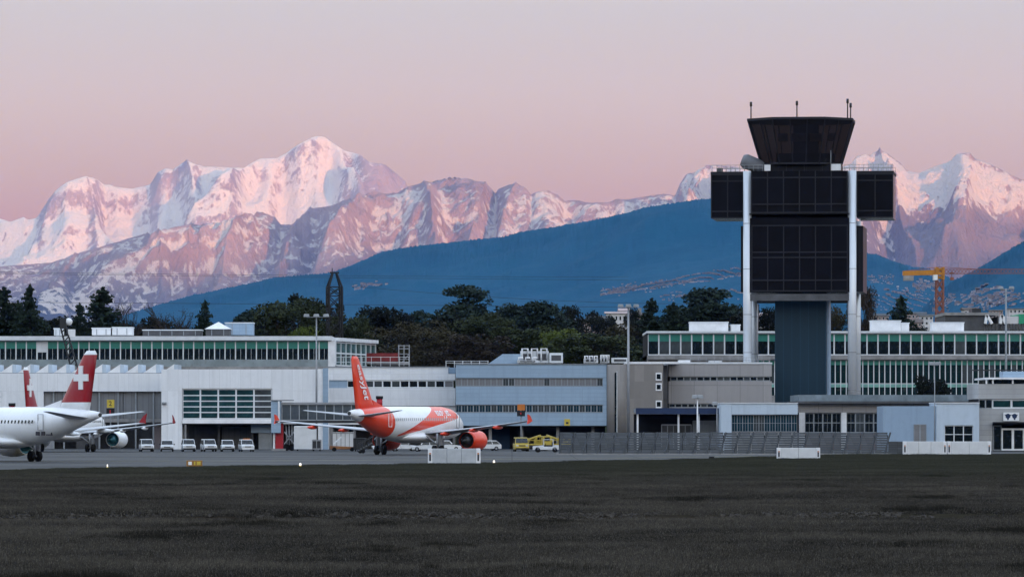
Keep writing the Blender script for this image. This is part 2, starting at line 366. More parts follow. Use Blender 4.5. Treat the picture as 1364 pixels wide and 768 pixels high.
SP_FRONT = [([(500,1.0),(470,0.86),(430,0.7),(395,0.5)], 26, 60, 0.10), ([(564,1.0),(575,0.85),(590,0.65)], 50, 20, 0.09), ([(645,1.0),(640,0.85),(610,0.65)], 24, 40, 0.08),
            ([(190,1.0),(215,0.8),(225,0.5)], 60, 14, 0.08), ([(340,1.0),(300,0.8),(270,0.5)], 16, 50, 0.08), ([(411,1.0),(380,0.8),(360,0.5)], 18, 40, 0.08),
            ([(687,1.0),(668,0.85),(650,0.65)], 20, 45, 0.07), ([(1293,1.0),(1291,0.9),(1284,0.78),(1250,0.6)], 30, 110, 0.12), ([(1172,1.0),(1185,0.9),(1200,0.75),(1230,0.6)], 14, 90, 0.10),
            ([(940,1.0),(930,0.9),(915,0.7)], 20, 40, 0.08), ([(100,1.0),(60,0.7),(40,0.4)], 14, 60, 0.07), ([(255,1.0),(250,0.7),(235,0.4)], 40, 12, 0.07)]
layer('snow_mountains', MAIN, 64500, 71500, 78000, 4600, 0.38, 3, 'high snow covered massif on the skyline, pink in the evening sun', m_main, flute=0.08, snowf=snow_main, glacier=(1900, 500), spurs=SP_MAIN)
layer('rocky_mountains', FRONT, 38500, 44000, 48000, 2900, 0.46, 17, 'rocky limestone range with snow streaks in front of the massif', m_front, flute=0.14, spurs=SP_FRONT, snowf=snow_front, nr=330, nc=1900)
m_hill = hill_mat('forest_hill', (0.003, 0.052, 0.098), (0.006, 0.066, 0.118), (0.011, 0.074, 0.122))  # forest colours with the blue of the distance haze put in
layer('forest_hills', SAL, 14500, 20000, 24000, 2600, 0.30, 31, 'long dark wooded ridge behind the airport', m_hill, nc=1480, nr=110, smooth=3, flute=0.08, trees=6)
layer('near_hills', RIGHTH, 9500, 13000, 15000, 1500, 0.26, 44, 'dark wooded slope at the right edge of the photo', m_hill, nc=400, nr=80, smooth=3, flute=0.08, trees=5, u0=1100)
# the range behind the camera whose evening shadow lies over the airport
def jura():
    xs = np.linspace(-45000, 62000, 300); t = np.linspace(-1, 1, 40); xx = xs[None, :]; tt = t[:, None]
    yy = -15000 + tt * 4500 + 600 * fbm(xx / 9000, tt * 0 + 1.7, 3, 70)
    zz = (1700 + 90 * fbm(xx / 4000, tt + 5, 4, 71)) * np.clip(1 - np.abs(tt), 0, 1) ** 0.8 * (1 + 0.08 * fbm(xx / 1500, tt * 4, 4, 72)) - 2
    return grid_mesh('hills', np.stack([xx + 0 * zz, yy + 0 * zz, zz], -1))
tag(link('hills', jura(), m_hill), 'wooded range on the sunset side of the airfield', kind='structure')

# air: one closed box of even haze round everything
HAZE = MB().box(-70000, 70000, -26000, 82000, -6, 5400).build('haze')
hm = bpy.data.materials.new('air'); hm.use_nodes = True; ht = hm.node_tree; ht.nodes.clear()
ho = ht.nodes.new('ShaderNodeOutputMaterial'); hv = ht.nodes.new('ShaderNodeVolumePrincipled')
hv.inputs['Color'].default_value = (0.16, 0.31, 0.82, 1); hv.inputs['Density'].default_value = 9.0e-6
hv.inputs['Absorption Color'].default_value = (1, 1, 1, 1); hv.inputs['Anisotropy'].default_value = 0.0
ht.links.new(hv.outputs[0], ho.inputs['Volume']); HAZE.data.materials.append(hm)
tag(HAZE, 'thin blue evening air between the airport and the mountains', 'haze', kind='stuff')

# ------------------------------------------------------------------ field and apron
def ground_mat():
    m, t, b_ = mat_new('field_soil'); b_.inputs['Roughness'].default_value = 1.0; b_.inputs['Specular IOR Level'].default_value = 0.0
    co = N(t, 'NewGeometry').outputs['Position']
    n1 = noise(t, 0.05, 6, 0.6, co); n2 = noise(t, 1.3, 5, 0.65, co)
    c = mixc(t, rampf(t, n1, 0.35, 0.65), (0.030, 0.023, 0.017), (0.034, 0.032, 0.022))
    c = mixc(t, rampf(t, n2, 0.35, 0.75), c, (0.018, 0.014, 0.011)); t.links.new(c, b_.inputs['Base Color']); bump(t, b_, n2, 0.8, 0.1); return m
M_SOIL = ground_mat()
def asphalt_mat(name, c0, c1):
    m, t, b_ = mat_new(name); b_.inputs['Roughness'].default_value = 0.85; b_.inputs['Specular IOR Level'].default_value = 0.12
    co = N(t, 'NewGeometry').outputs['Position']
    mp = N(t, 'Mapping'); t.links.new(co, mp.inputs[0]); mp.inputs['Scale'].default_value = (0.25, 1, 1); mp.inputs['Rotation'].default_value = (0, 0, 0.15)
    n1 = noise(t, 0.09, 6, 0.65, mp.outputs[0]); n2 = noise(t, 4.0, 3, 0.6, co)
    c = mixc(t, rampf(t, n1, 0.40, 0.60), tuple(v * .68 for v in c0), c1); c = mixc(t, rampf(t, n2, 0.4, 0.8, 0, 0.6), c, tuple(v * 0.7 for v in c0))
    br = N(t, 'TexBrick'); br.offset = 0; br.inputs['Scale'].default_value = 1.0; br.inputs['Brick Width'].default_value = 7.5; br.inputs['Row Height'].default_value = 7.5
    br.inputs['Mortar Size'].default_value = 0.06; t.links.new(co, br.inputs['Vector'])
    c = mixc(t, br.outputs['Fac'], c, tuple(v * 0.45 for v in c0)); t.links.new(c, b_.inputs['Base Color']); return m
M_APRON = asphalt_mat('apron_concrete', (0.062, 0.062, 0.063), (0.098, 0.096, 0.095))
M_TARM = asphalt_mat('tarmac', (0.045, 0.046, 0.049), (0.075, 0.075, 0.077))
def sheet(name, poly, z, m, label):
    me = bpy.data.meshes.new(name); me.from_pydata([(x, y, z) for x, y in poly], [], [tuple(range(len(poly)))])
    return tag(link(name, me, m), label, kind='structure')
def field_z(x, y):
    k = np.clip((y - 100) / 60, 0, 1) * np.clip((430 - y) / 60, 0, 1)
    fur = -0.22 * np.exp(-((y - 232 - 0.05 * x - 2.2 * perlin(x / 14, x * 0, 5)) / 2.3) ** 2) + 0.20 * np.exp(-((y - 236.5 - 0.05 * x - 2.2 * perlin(x / 14, x * 0, 5)) / 2.2) ** 2)
    return -0.12 + k * (0.10 * fbm(x / 18, y / 26, 4, 201) + 0.05 * fbm(x / 3, y / 4, 3, 202) + fur)
gx_, gy_ = np.meshgrid(np.linspace(-95, 95, 260), np.concatenate([np.linspace(-60, 120, 20), np.linspace(124, 520, 420)]))
gz_ = field_z(gx_, gy_)
# far ground: a sheet reaching the foot of the hills, just below the field
sheet('ground', [(-60000, -24000), (60000, -24000), (60000, 79000), (-60000, 79000)], -0.55, M_SOIL, 'dark ground reaching out to the hills')
me = grid_mesh('field', np.stack([gx_, gy_, gz_], -1)); tag(link('field', me, M_SOIL), 'dark bare soil under the dry grass in the foreground', kind='structure')
EDGE = [(-400, 395), (-46, 457), (-24, 495), (-4, 522), (18, 572), (31, 617), (42, 655), (60, 684), (400, 690)]
sheet('verge', [(-400, 300), (400, 300), (400, 1300), (-400, 1300)], -0.06, M_SOIL, 'rough verge between field and apron')
sheet('apron', EDGE + [(400, 1250), (-400, 1250)], 0.0, M_APRON, 'grey concrete apron in front of the terminal')
sheet('service_road', [(-400, 712), (70, 712), (110, 700), (400, 700), (400, 1240), (-400, 1240)], 0.004, M_TARM, 'darker tarmac strip along the foot of the terminal')
M_LINE = mat('line_paint', (0.45, 0.36, 0.10), 0.8, wear=0.5)
sheet('taxi_line', [(-200, 536), (-30, 560), (12, 602), (30, 640), (30.4, 639.6), (12.4, 601.5), (-29.8, 559.3), (-200, 535.4)], 0.004, M_LINE, 'worn yellow guide line on the apron')

def grass_mat(name, c0, c1, c2):
    m, t, b_ = mat_new(name); b_.inputs['Roughness'].default_value = 0.9; b_.inputs['Specular IOR Level'].default_value = 0.05
    g = N(t, 'NewGeometry'); co = g.outputs['Position']
    mp = N(t, 'Mapping'); t.links.new(co, mp.inputs[0]); mp.inputs['Scale'].default_value = (0.45, 0.38, 0.3)
    n1 = noise(t, 0.16, 6, 0.65, mp.outputs[0]); n2 = noise(t, 2.6, 3, 0.6, co); n3 = noise(t, 14.0, 2, 0.5, co)
    c = mixc(t, rampf(t, n1, 0.42, 0.62), c0, c1); c = mixc(t, rampf(t, n2, 0.4, 0.7), c, c2); c = mixc(t, rampf(t, n3, 0.52, 0.72, 0, 0.85), c, tuple(v * 2.1 for v in c1))
    sp = N(t, 'SeparateXYZ'); t.links.new(co, sp.inputs[0])
    c = mixc(t, rampf(t, sp.outputs[1], 330, 470, 0, 0.6), c, (0.034, 0.039, 0.025))     # greener sward beside the apron
    t.links.new(c, b_.inputs['Base Color']); return m
M_GRASS = grass_mat('dry_grass', (0.0235, 0.0220, 0.0195), (0.086, 0.077, 0.064), (0.0180, 0.0168, 0.015))
def blades(n, size, h0, h1, w, seed, lean=0.5, clump=None):
    rg = np.random.default_rng(seed)
    if clump: c = rg.uniform(-size / 2, size / 2, (clump, 2)); p = c[rg.integers(0, clump, n)] + rg.normal(0, 0.10, (n, 2))
    else: p = rg.uniform(-size / 2, size / 2, (n, 2))
    a_ = rg.uniform(0, 2 * np.pi, n); h = rg.uniform(h0, h1, n); l = rg.uniform(0, lean, n) * h; la = rg.uniform(0, 2 * np.pi, n)
    dx = np.cos(a_) * w / 2; dy = np.sin(a_) * w / 2
    V = np.zeros((n, 3, 3)); V[:, 0] = np.stack([p[:, 0] - dx, p[:, 1] - dy, 0 * h - 0.03], -1); V[:, 1] = np.stack([p[:, 0] + dx, p[:, 1] + dy, 0 * h - 0.03], -1)
    V[:, 2] = np.stack([p[:, 0] + np.cos(la) * l, p[:, 1] + np.sin(la) * l, h], -1)
    me = bpy.data.meshes.new('grass_patch'); me.vertices.add(n * 3); me.vertices.foreach_set('co', V.reshape(-1).astype(np.float32))
    me.loops.add(n * 3); me.loops.foreach_set('vertex_index', np.arange(n * 3, dtype=np.int32)); me.polygons.add(n)
    me.polygons.foreach_set('loop_start', np.arange(0, n * 3, 3, dtype=np.int32)); me.update(); return me
def scatter(name, pts, scl, patch, m, label, seed):
    """one stuff object: a point cloud mesh whose geometry nodes set a small tuft mesh on every point"""
    me = bpy.data.meshes.new(name); me.from_pydata([tuple(p) for p in pts], [], []); set_attr(me, 'size', scl)
    o = link(name, me); patch.materials.append(m)
    po = bpy.data.objects.new(name + '_tuft', patch)
    ng = bpy.data.node_groups.new(name, 'GeometryNodeTree'); ng.interface.new_socket('Geometry', in_out='INPUT', socket_type='NodeSocketGeometry'); ng.interface.new_socket('Geometry', in_out='OUTPUT', socket_type='NodeSocketGeometry')
    gi = ng.nodes.new('NodeGroupInput'); go = ng.nodes.new('NodeGroupOutput'); ip = ng.nodes.new('GeometryNodeInstanceOnPoints'); oi = ng.nodes.new('GeometryNodeObjectInfo')
    oi.inputs['Object'].default_value = po; rv = ng.nodes.new('FunctionNodeRandomValue'); rv.data_type = 'FLOAT_VECTOR'
    rv.inputs[0].default_value = (0, 0, 0); rv.inputs[1].default_value = (0, 0, 6.283); rv.inputs['Seed'].default_value = seed
    na = ng.nodes.new('GeometryNodeInputNamedAttribute'); na.data_type = 'FLOAT'; na.inputs[0].default_value = 'size'
    L = ng.links.new; L(gi.outputs[0], ip.inputs['Points']); L(oi.outputs['Geometry'], ip.inputs['Instance']); L(rv.outputs[0], ip.inputs['Rotation']); L(na.outputs[0], ip.inputs['Scale']); L(ip.outputs[0], go.inputs[0])
    md = o.modifiers.new('scatter', 'NODES'); md.node_group = ng
    return tag(o, label, kind='stuff')
def inside_edge(x, y):       # nearer than the apron edge?
    e_ = np.array(EDGE); return y < np.interp(x, e_[:, 0], e_[:, 1])
def trapezoid(step, y0, y1, jit=0.5, seed=1):
    rg = np.random.default_rng(seed); out = []
    for y in np.arange(y0, y1, step):
        hw = y * 0.1 * 1.12 + 3; xs = np.arange(-hw, hw, step); out.append(np.stack([xs + rg.uniform(-jit, jit, len(xs)) * step, y + rg.uniform(-jit, jit, len(xs)) * step], -1))
    p = np.concatenate(out); return p[inside_edge(p[:, 0], p[:, 1])]
p = trapezoid(1.5, 128, 660, seed=3); z = np.where(p[:, 1] < 500, field_z(p[:, 0], p[:, 1]), -0.06)
z = np.maximum(z, np.where(p[:, 1] > 300, -0.06, -9))
fy = np.abs(p[:, 1] - 233 - 0.05 * p[:, 0] - 2.2 * perlin(p[:, 0] / 14, p[:, 0] * 0, 5))
dens = fbm(p[:, 0] / 7, p[:, 1] / 11, 4, 210)
s_ = np.clip(0.85 + 0.75 * dens, 0.35, 1.9) * np.where(fy < 3.2, 0.55, 1.0) * np.where(p[:, 1] > 380, 0.8, 1.0)
scatter('grass', np.column_stack([p, z]), s_, blades(520, 2.2, 0.08, 0.36, 0.045, 5, 0.7, clump=34), M_GRASS, 'short dry grey brown grass of the airfield', 4)
# taller darker tussocks standing in loose drifts
M_TUSS = grass_mat('tussock_grass', (0.012, 0.012, 0.010), (0.022, 0.020, 0.015), (0.010, 0.009, 0.008))
p = trapezoid(1.1, 128, 420, seed=9); dens = fbm(p[:, 0] / 9 + 4, p[:, 1] / 16, 4, 220)
k = dens > 0.24; p = p[k]; s_ = 0.6 + 1.6 * (dens[k] - 0.24)
scatter('tussock_grass', np.column_stack([p, field_z(p[:, 0], p[:, 1])]), s_, blades(260, 0.9, 0.16, 0.46, 0.03, 8, 0.7), M_TUSS, 'darker taller grass tussocks in loose drifts', 6)
# turned earth along the shallow furrow
def clod_mesh():
    bm = bmesh.new(); bmesh.ops.create_icosphere(bm, subdivisions=2, radius=0.16); rg = random.Random(3)
    for v in bm.verts: v.co *= rg.uniform(0.6, 1.15)
    for v in bm.verts: v.co.z *= 0.7
    me = bpy.data.meshes.new('clod'); bm.to_mesh(me); bm.free(); return me
M_CLOD = mat('turned_earth', (0.075, 0.067, 0.059), 1.0, spec=0.0, wear=0.5, scale=3)
rg = np.random.default_rng(12); n = 2600; x = rg.uniform(-27, 27, n); off = rg.normal(0, 1.9, n)
y = 235 + 0.05 * x + 2.2 * perlin(x / 14, x * 0, 5) + off; keep = (fbm(x / 5, y / 5, 3, 230) > -0.15); x = x[keep]; y = y[keep]
scatter('earth_clods', np.column_stack([x, y, field_z(x, y) + 0.02]), rg.uniform(0.25, 1.15, len(x)) * np.where(rg.random(len(x)) > 0.97, 1.8, 1), clod_mesh(), M_CLOD, 'pale clods of turned earth along the furrow', 2)

# ------------------------------------------------------------------ terminal buildings
M_WHITE = panel_mat('white_cladding', (0.76, 0.77, 0.79), (1.6, 9.0), joint=0.8, wear=0.10)
M_WPANEL = panel_mat('white_panels', (0.72, 0.73, 0.75), (3.0, 1.3), joint=0.82, wear=0.10)
M_BLUEM = panel_mat('blue_grey_metal', (0.285, 0.385, 0.495), (8.0, 0.62), joint=0.8, wear=0.10)
M_BLUES = panel_mat('pale_blue_render', (0.48, 0.56, 0.645), (40, 40), joint=0.9, wear=0.08)
M_BLUED = panel_mat('mid_blue_render', (0.28, 0.375, 0.49), (40, 40), joint=0.9, wear=0.10)
M_CONC = panel_mat('brown_concrete', (0.25, 0.23, 0.215), (1.5, 2.6), joint=0.82, wear=0.22)
M_CONP = panel_mat('grey_concrete_panels', (0.34, 0.325, 0.325), (3.6, 3.3), joint=0.5, wear=0.15)
M_CONS = panel_mat('striped_concrete', (0.40, 0.40, 0.40), (60, 0.75), joint=0.7, wear=0.15)
M_SLAB = mat('slab_concrete', (0.30, 0.29, 0.285), 0.85, wear=0.3)
M_ROOF = mat('grey_roof', (0.25, 0.27, 0.29), 0.8, wear=0.3)
M_ROOFB = mat('blue_grey_roof', (0.19, 0.235, 0.265), 0.6, wear=0.3)
M_FRAME = mat('pale_frames', (0.66, 0.68, 0.70), 0.5, wear=0.12)
M_GFRAME = mat('grey_frames', (0.28, 0.30, 0.32), 0.5, wear=0.2)
M_WPAINT = mat('white_paint', (0.78, 0.78, 0.79), 0.5, wear=0.14)
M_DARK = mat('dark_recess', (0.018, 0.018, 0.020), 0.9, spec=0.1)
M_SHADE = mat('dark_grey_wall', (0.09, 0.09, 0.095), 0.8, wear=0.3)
M_LOUV = panel_mat('grey_louvre', (0.21, 0.215, 0.225), (0.9, 30), joint=0.55, wear=0.12)
M_GREEN = mat('green_blind', (0.03, 0.225, 0.18), 0.35, spec=0.4, wear=0.25)
M_GDARK = glass_mat('dark_glass', (0.006, 0.010, 0.012))
M_GTEAL = glass_mat('teal_glass', (0.012, 0.050, 0.055))
M_GBLUE = glass_mat('blue_glass', (0.015, 0.045, 0.065))
M_GALT = glass_mat('curtained_glass', (0.055, 0.065, 0.07), 0.2, var=0.5)
M_GGREY = glass_mat('blind_glass', (0.19, 0.19, 0.20), 0.4, var=0.25)
M_STEEL = mat('grey_steel', (0.30, 0.31, 0.33), 0.45, 0.4, wear=0.2)
M_DSTEEL = mat('dark_steel', (0.035, 0.037, 0.04), 0.5, 0.3, wear=0.3)
M_NAVY = mat('navy_fascia', (0.012, 0.030, 0.085), 0.5, wear=0.2)
M_RED = mat('red_paint', (0.42, 0.018, 0.028), 0.45, wear=0.2)
M_ORANGE = mat('orange_paint', (0.55, 0.17, 0.03), 0.5, wear=0.25)
M_YELLOW = mat('yellow_paint', (0.62, 0.46, 0.06), 0.5, wear=0.25)
M_BLACK = mat('black_rubber', (0.012, 0.012, 0.013), 0.7, wear=0.2)

class Bld:
    """a building whose parts are placed by photo column / row at its own distance"""
    def __init__(s, name, label, cat, d, px, group=None):
        s.d = d; s.cx = X(px, d); s.root = empty(name, (s.cx, d, 0), 0, label, cat, group); s.cache = {}
    def x(s, px, dy=0): return X(px, s.d) - s.cx
    def z(s, py): return Z(py, s.d)
    def box(s, name, px0, px1, py0, py1, dy0, dy1, m, parent=None, bevel=0):
        z0 = 0.0 if py1 is None else s.z(py1)
        return bx(name, s.x(px0), s.x(px1), dy0, dy1, z0, s.z(py0), m, parent or s.root, bevel)
    def unit(s, key, w, h, mats, fn):
        if key not in s.cache:
            mb = MB(); fn(mb, w, h); o = mb.build(key, mats); s.cache[key] = o.data; o.parent = s.root; return o
        o = bpy.data.objects.new(key, s.cache[key]); COL.objects.link(o); o.parent = s.root; return o
    def windows(s, name, px0, px1, py0, py1, n, dy, mats, fr=0.12, cols=1, rows=1, split=None, depth=0.14, sill=0.0, name_key=None):
        """n equal window units, each one part: frame (slot 0) and glass (slot 1), optional upper blind (slot 2) above 'split'"""
        w = (s.x(px1) - s.x(px0)) / n; z0, z1 = s.z(py1), s.z(py0); h = z1 - z0; key = name_key or name
        def fn(mb, w, h):
            mb.mi = 0; g = fr
            mb.box(-w / 2, -w / 2 + g / 2, 0, depth, 0, h); mb.box(w / 2 - g / 2, w / 2, 0, depth, 0, h)
            mb.box(-w / 2 + g / 2, w / 2 - g / 2, 0.01, depth, 0, g * 0.7); mb.box(-w / 2 + g / 2, w / 2 - g / 2, 0.01, depth, h - g * 0.7, h)
            zb = g * 0.7; zt = h - g * 0.7
            for c in range(1, cols):
                xx = -w / 2 + w * c / cols; mb.box(xx - min(g / 4, .022), xx + min(g / 4, .022), 0.05, depth, zb, zt if split is None else zb + (zt - zb) * (1 - split))
            for r in range(1, rows):
                zz = zb + (zt - zb) * r / rows; mb.box(-w / 2 + g / 2, w / 2 - g / 2, 0.035, depth, zz - g / 3, zz + g / 3)
            mb.mi = 1; gz = zt if split is None else zb + (zt - zb) * (1 - split)
            mb.box(-w / 2 + g / 2, w / 2 - g / 2, depth - 0.03, depth - 0.002, zb, gz)
            if split is not None:
                mb.mi = 2; mb.box(-w / 2 + g / 2, w / 2 - g / 2, depth - 0.05, depth - 0.002, gz, zt)
        out = []
        kb = '%s|%.2f|%.2f|%.2f' % (key, w, h, dy)
        for i in range(n):
            odd = random.random() < 0.2 and n > 3; k2 = kb + ('|odd' if odd else '')
            if k2 not in s.cache:
                mb = MB(); fn(mb, w, h); o = mb.build(name, [mats[0], M_GALT] + list(mats[2:]) if odd else mats, s.root); s.cache[k2] = o.data
            else:
                o = bpy.data.objects.new(name, s.cache[k2]); COL.objects.link(o); o.parent = s.root
            o.location = (s.x(px0) + w * (i + 0.5), dy, z0); out.append(o)
        return out

# --- A: long glazed terminal storey at the back left
b = Bld('glass_terminal', 'long glass terminal storey with green blinds behind the white halls at left', 'terminal', 880, 220)
W3 = [M_FRAME, M_GDARK, M_GREEN]
b.box('core', -90, 437, 455, None, 0.6, 30, M_DARK)
b.box('roof', -92, 442, 447.5, 453, -0.7, 30, M_FRAME)
bays = [i for i in range(-6, 32) if i != 4]
w0 = 7.1
for i in bays:
    x0 = w0 + 13.93 * (i - 1)
    if x0 > 436: continue
    b.windows('window', x0, x0 + 13.93, 453.4, 487.5, 1, 0.25, W3, 0.20, cols=2, split=0.30, name_key='bay')
b.windows('service_door', w0 + 13.93 * 3, w0 + 13.93 * 4, 453.4, 487.5, 1, 0.25, [M_FRAME, M_GDARK, M_WPANEL], 0.3, cols=2, split=0.45)
b.box('end_wall', 437, 446, 453.2, 488, -0.1, 3, M_WPAINT)
def rail(b, px0, px1, py0, py1, dy, post_px, parent=None, m=M_FRAME, glass=None):
    mb = MB(); x0, x1, z0, z1 = b.x(px0), b.x(px1), b.z(py1), b.z(py0)
    for q in (0.0, 0.5, 1.0): zz = z0 + 0.05 + (z1 - z0 - 0.1) * q; mb.box(x0, x1, dy, dy + 0.05, zz - 0.035, zz + 0.035)
    k = max(2, int((px1 - px0) / post_px))
    for i in range(k + 1): xx = x0 + (x1 - x0) * i / k; mb.box(xx - 0.04, xx + 0.04, dy + 0.001, dy + 0.06, z0, z1 + 0.02)
    return mb.build('railing', m, parent or b.root)
bx('parapet', b.x(-92), b.x(437), -0.45, -0.35, b.z(488), b.z(478.5), glass_mat('frosted_parapet', (0.22, 0.26, 0.27), 0.5, var=0.2), b.root)
rail(b, 445, 545, 475, 489, -1.2, 12)
b.box('slab', -92, 560, 488, 493.5, -1.0, 30, M_SLAB)
b.windows('lower_window', 233, 479, 494, 501, 34, 0.1, [M_FRAME, M_GTEAL], 0.22)
b.box('lower_wall', -92, 560, 493.8, None, 0.35, 29, M_SLAB)
# the glazed end wall running back to the right
d2 = 912; e0 = (b.x(446.2), 3.0); e1 = (X(500, d2) - b.cx, d2 - b.d)
mb = MB(); mg = MB()
def seg(t): return (e0[0] + (e1[0] - e0[0]) * t, e0[1] + (e1[1] - e0[1]) * t)
zt, zb = b.z(453.3), b.z(486)
for k in range(9):
    t = k / 8; p = seg(t); mb.box(p[0] - 0.14, p[0] + 0.14, p[1] - 0.12, p[1] + 0.12, zb, zt)
for zz in (zb, (zb + zt) * 0.5, zt - 0.25): mb.bar((*e0, zz), (*e1, zz), 0.18, 0.22)
mb.bar((*e0, zt + 0.25), (*e1, zt + 0.25), 1.2, 0.6); mb.build('end_frame', M_FRAME, b.root)
mg.add([(e0[0], e0[1] + .1, zb), (e1[0], e1[1] + .1, zb), (e1[0], e1[1] + .1, zt), (e0[0], e0[1] + .1, zt), (e0[0] - 8, e0[1] + .1, zb), (e1[0] - 8, e1[1] - 1, zb), (e1[0] - 8, e1[1] - 1, zt), (e0[0] - 8, e0[1] + .1, zt)],
       [(0, 1, 2, 3), (4, 7, 6, 5), (0, 4, 5, 1), (3, 2, 6, 7), (1, 5, 6, 2), (0, 3, 7, 4)])
mg.build('end_glazing', glass_mat('end_glass', (0.03, 0.10, 0.11), 0.2), b.root)
GLASS_A = b

# --- B: white hall at the left with skylights on its roof
b = Bld('white_hall', 'low white hall with saw-tooth skylights and grey louvre panels behind the red tails', 'terminal', 805, 90)
b.box('wall', -90, 215, 497, 521, 0, 1, M_WHITE)
b.box('side_wall', -90, 58, 521, None, 0.0, 1, M_WHITE)
b.box('pier', 58, 71, 521, None, 1.2, 2, panel_mat('shade_painted_cladding', (0.36, 0.37, 0.39), (1.6, 9.0), joint=0.8))  # shaded side of the white cladding, its shade put into a darker colour
b.box('roof', -91, 216, 496.2, 497, 0.2, 40, M_ROOF)
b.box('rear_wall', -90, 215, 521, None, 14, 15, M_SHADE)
b.box('louvre_panel', 71, 163, 518.5, 557, 0.8, 1.1, M_LOUV); b.box('louvre_panel', 164, 215, 518.5, 557, 0.8, 1.1, M_LOUV)
b.box('lintel', 71, 215, 557.2, 562, 0.6, 2, M_SLAB)
for px in (71, 85, 132, 157, 180.5, 204): b.box('post', px - 1, px + 1, 517, None, 0.4, 0.75, M_GFRAME)
b.box('low_wall', 100, 132, 563, None, 2.5, 2.8, M_SHADE); b.box('low_wall', 203, 214, 562.5, None, 2.5, 2.8, mat('pinkish_wall', (0.22, 0.18, 0.18)))
b.windows('window', -20, 3, 520, 549, 2, -0.10, [M_FRAME, M_GTEAL], 0.25, rows=4)
for k in range(11):
    xr = 38 + 24.0 * k - 48
    mb = MB(); x0, x1, z0, z1 = b.x(xr - 17), b.x(xr), b.z(496), b.z(484.5)
    mb.prism([(x0, z0), (x1, z0), (x1, z1)], 'y', 3, 12); mb.mi = 1; mb.box(x1 + .02, b.x(xr + 5), 3.02, 12, z0, z1 - 0.05)
    mb.build('skylight', [M_WPAINT, M_BLUES], b.root)

# --- C: taller white block with a big gridded window
b = Bld('white_block', 'white terminal block with a large green gridded window above parked vans', 'terminal', 787, 320)
b.box('wall', 215, 424, 491.5, 517, 0, 12, M_WHITE); b.box('wall', 362.5, 424, 517, 564, 0.0, 12, M_WHITE)
b.box('pillar', 215, 242.5, 517, None, 0, 6, M_WHITE)
b.box('ledge', 243, 362, 558, 563.5, -0.25, 5, M_WPAINT)
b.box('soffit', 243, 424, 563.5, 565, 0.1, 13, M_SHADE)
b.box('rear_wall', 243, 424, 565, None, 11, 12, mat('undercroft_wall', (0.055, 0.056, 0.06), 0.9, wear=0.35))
b.windows('gridded_window', 243, 362, 517.3, 557.8, 5, 0.2, [M_FRAME, M_GTEAL], 0.24, rows=5)
b.box('room', 243, 362, 517.5, 557.5, 0.5, 12, M_DARK)
for px in (246, 288, 333, 363): b.box('column', px, px + 3, 565, None, 4, 4.5, M_SHADE)
b.box('side_hut', 333, 362, 565, 576, 3, 8, M_BLUED); b.box('roller_door', 343, 361, 576, None, 3.4, 8, M_GFRAME)
b.box('garage_door', 254, 287, 568, None, 9.5, 9.8, M_SHADE); b.box('garage_door', 291, 330, 568, None, 9.5, 9.8, M_LOUV)
mb = MB(); mb.tube([(b.x(219), -0.15, b.z(538)), (b.x(219), -0.15, b.z(535))], 0.35, 8); mb.build('wall_lamp', M_GFRAME, b.root)
b.box('gable_column', 424, 437, 491, None, -0.8, 4, M_WPAINT)
b.box('downpipe', 430.5, 437.5, 490, None, -1.1, -0.8, M_BLUEM)

# --- D: lower white wing with a strip of dark windows
b = Bld('white_wing', 'white terminal wing with one strip of dark windows behind the orange tail', 'terminal', 800, 520)
b.box('wall', 437.5, 597, 489, 506, 0, 20, M_WPANEL); b.box('wall', 437.5, 606.5, 516.4, 540, 0, 20, M_WPANEL); b.box('wall', 437.5, 606.5, 540, 565, 0.4, 20, M_WPAINT)
b.box('grey_panel', 437.5, 462.5, 506, 516.4, 0.2, 1, M_BLUEM); b.box('end_notch', 597, 606.5, 489, 497, 2.5, 20, M_BLUEM); b.box('end_wall', 597, 606.5, 497.6, 506, 0, 20, M_WPAINT)
b.windows('window', 462.5, 592, 506.2, 516.2, 11, 0.15, [M_FRAME, M_GDARK], 0.22); b.windows('blind_window', 592, 604, 506.2, 516.2, 1, 0.15, [M_FRAME, M_GGREY], 0.22)
b.box('room', 462.6, 604, 506.4, 516.2, 0.5, 18, M_DARK)
b.box('roof', 437, 598, 487.8, 489, -0.15, 20, M_ROOF)
b.box('rear_wall', 437.5, 606.5, 565, None, 9, 10, M_SHADE)
for px in (440, 470, 505, 540, 575, 603): b.box('column', px, px + 3.5, 565, None, 1, 1.5, M_SLAB)

# --- E: blue grey metal building
b = Bld('blue_metal_building', 'long blue-grey metal building with two window bands left of the control tower', 'terminal', 792, 707)
b.box('wall', 607, 808, 485.5, 503, 0, 25, M_BLUEM); b.box('wall', 607, 808, 514.3, 538.5, 0, 25, M_BLUEM); b.box('wall', 607, 808, 549.3, 566.5, 0, 25, M_BLUEM)
b.box('end_pier', 803, 808, 503.1, 514.2, 0.002, 25, M_BLUEM); b.box('end_pier', 803, 808, 538.6, 549.2, 0.002, 25, M_BLUEM)
b.windows('blind_window', 607, 803, 503.2, 514.1, 25, 0.2, [M_GFRAME, M_GGREY], 0.16, cols=2); b.windows('window', 607, 803, 538.7, 549.1, 25, 0.2, [M_GFRAME, M_GBLUE], 0.16, cols=2)
b.box('room', 607.3, 803, 503.4, 549, 0.6, 24, M_DARK)
b.box('roof_edge', 606.6, 808.4, 484.3, 485.3, -0.12, 25, M_ROOF)
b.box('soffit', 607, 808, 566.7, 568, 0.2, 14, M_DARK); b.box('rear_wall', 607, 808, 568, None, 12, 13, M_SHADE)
for px in (651, 693, 741, 788): b.box('column', px, px + 4, 568, None, 1.5, 2.1, M_SLAB)
b.box('blue_door', 655, 679, 570, None, 9, 9.4, mat('blue_door', (0.02, 0.06, 0.14))); b.box('white_door', 690, 700, 573, None, 6, 6.3, M_SHADE)
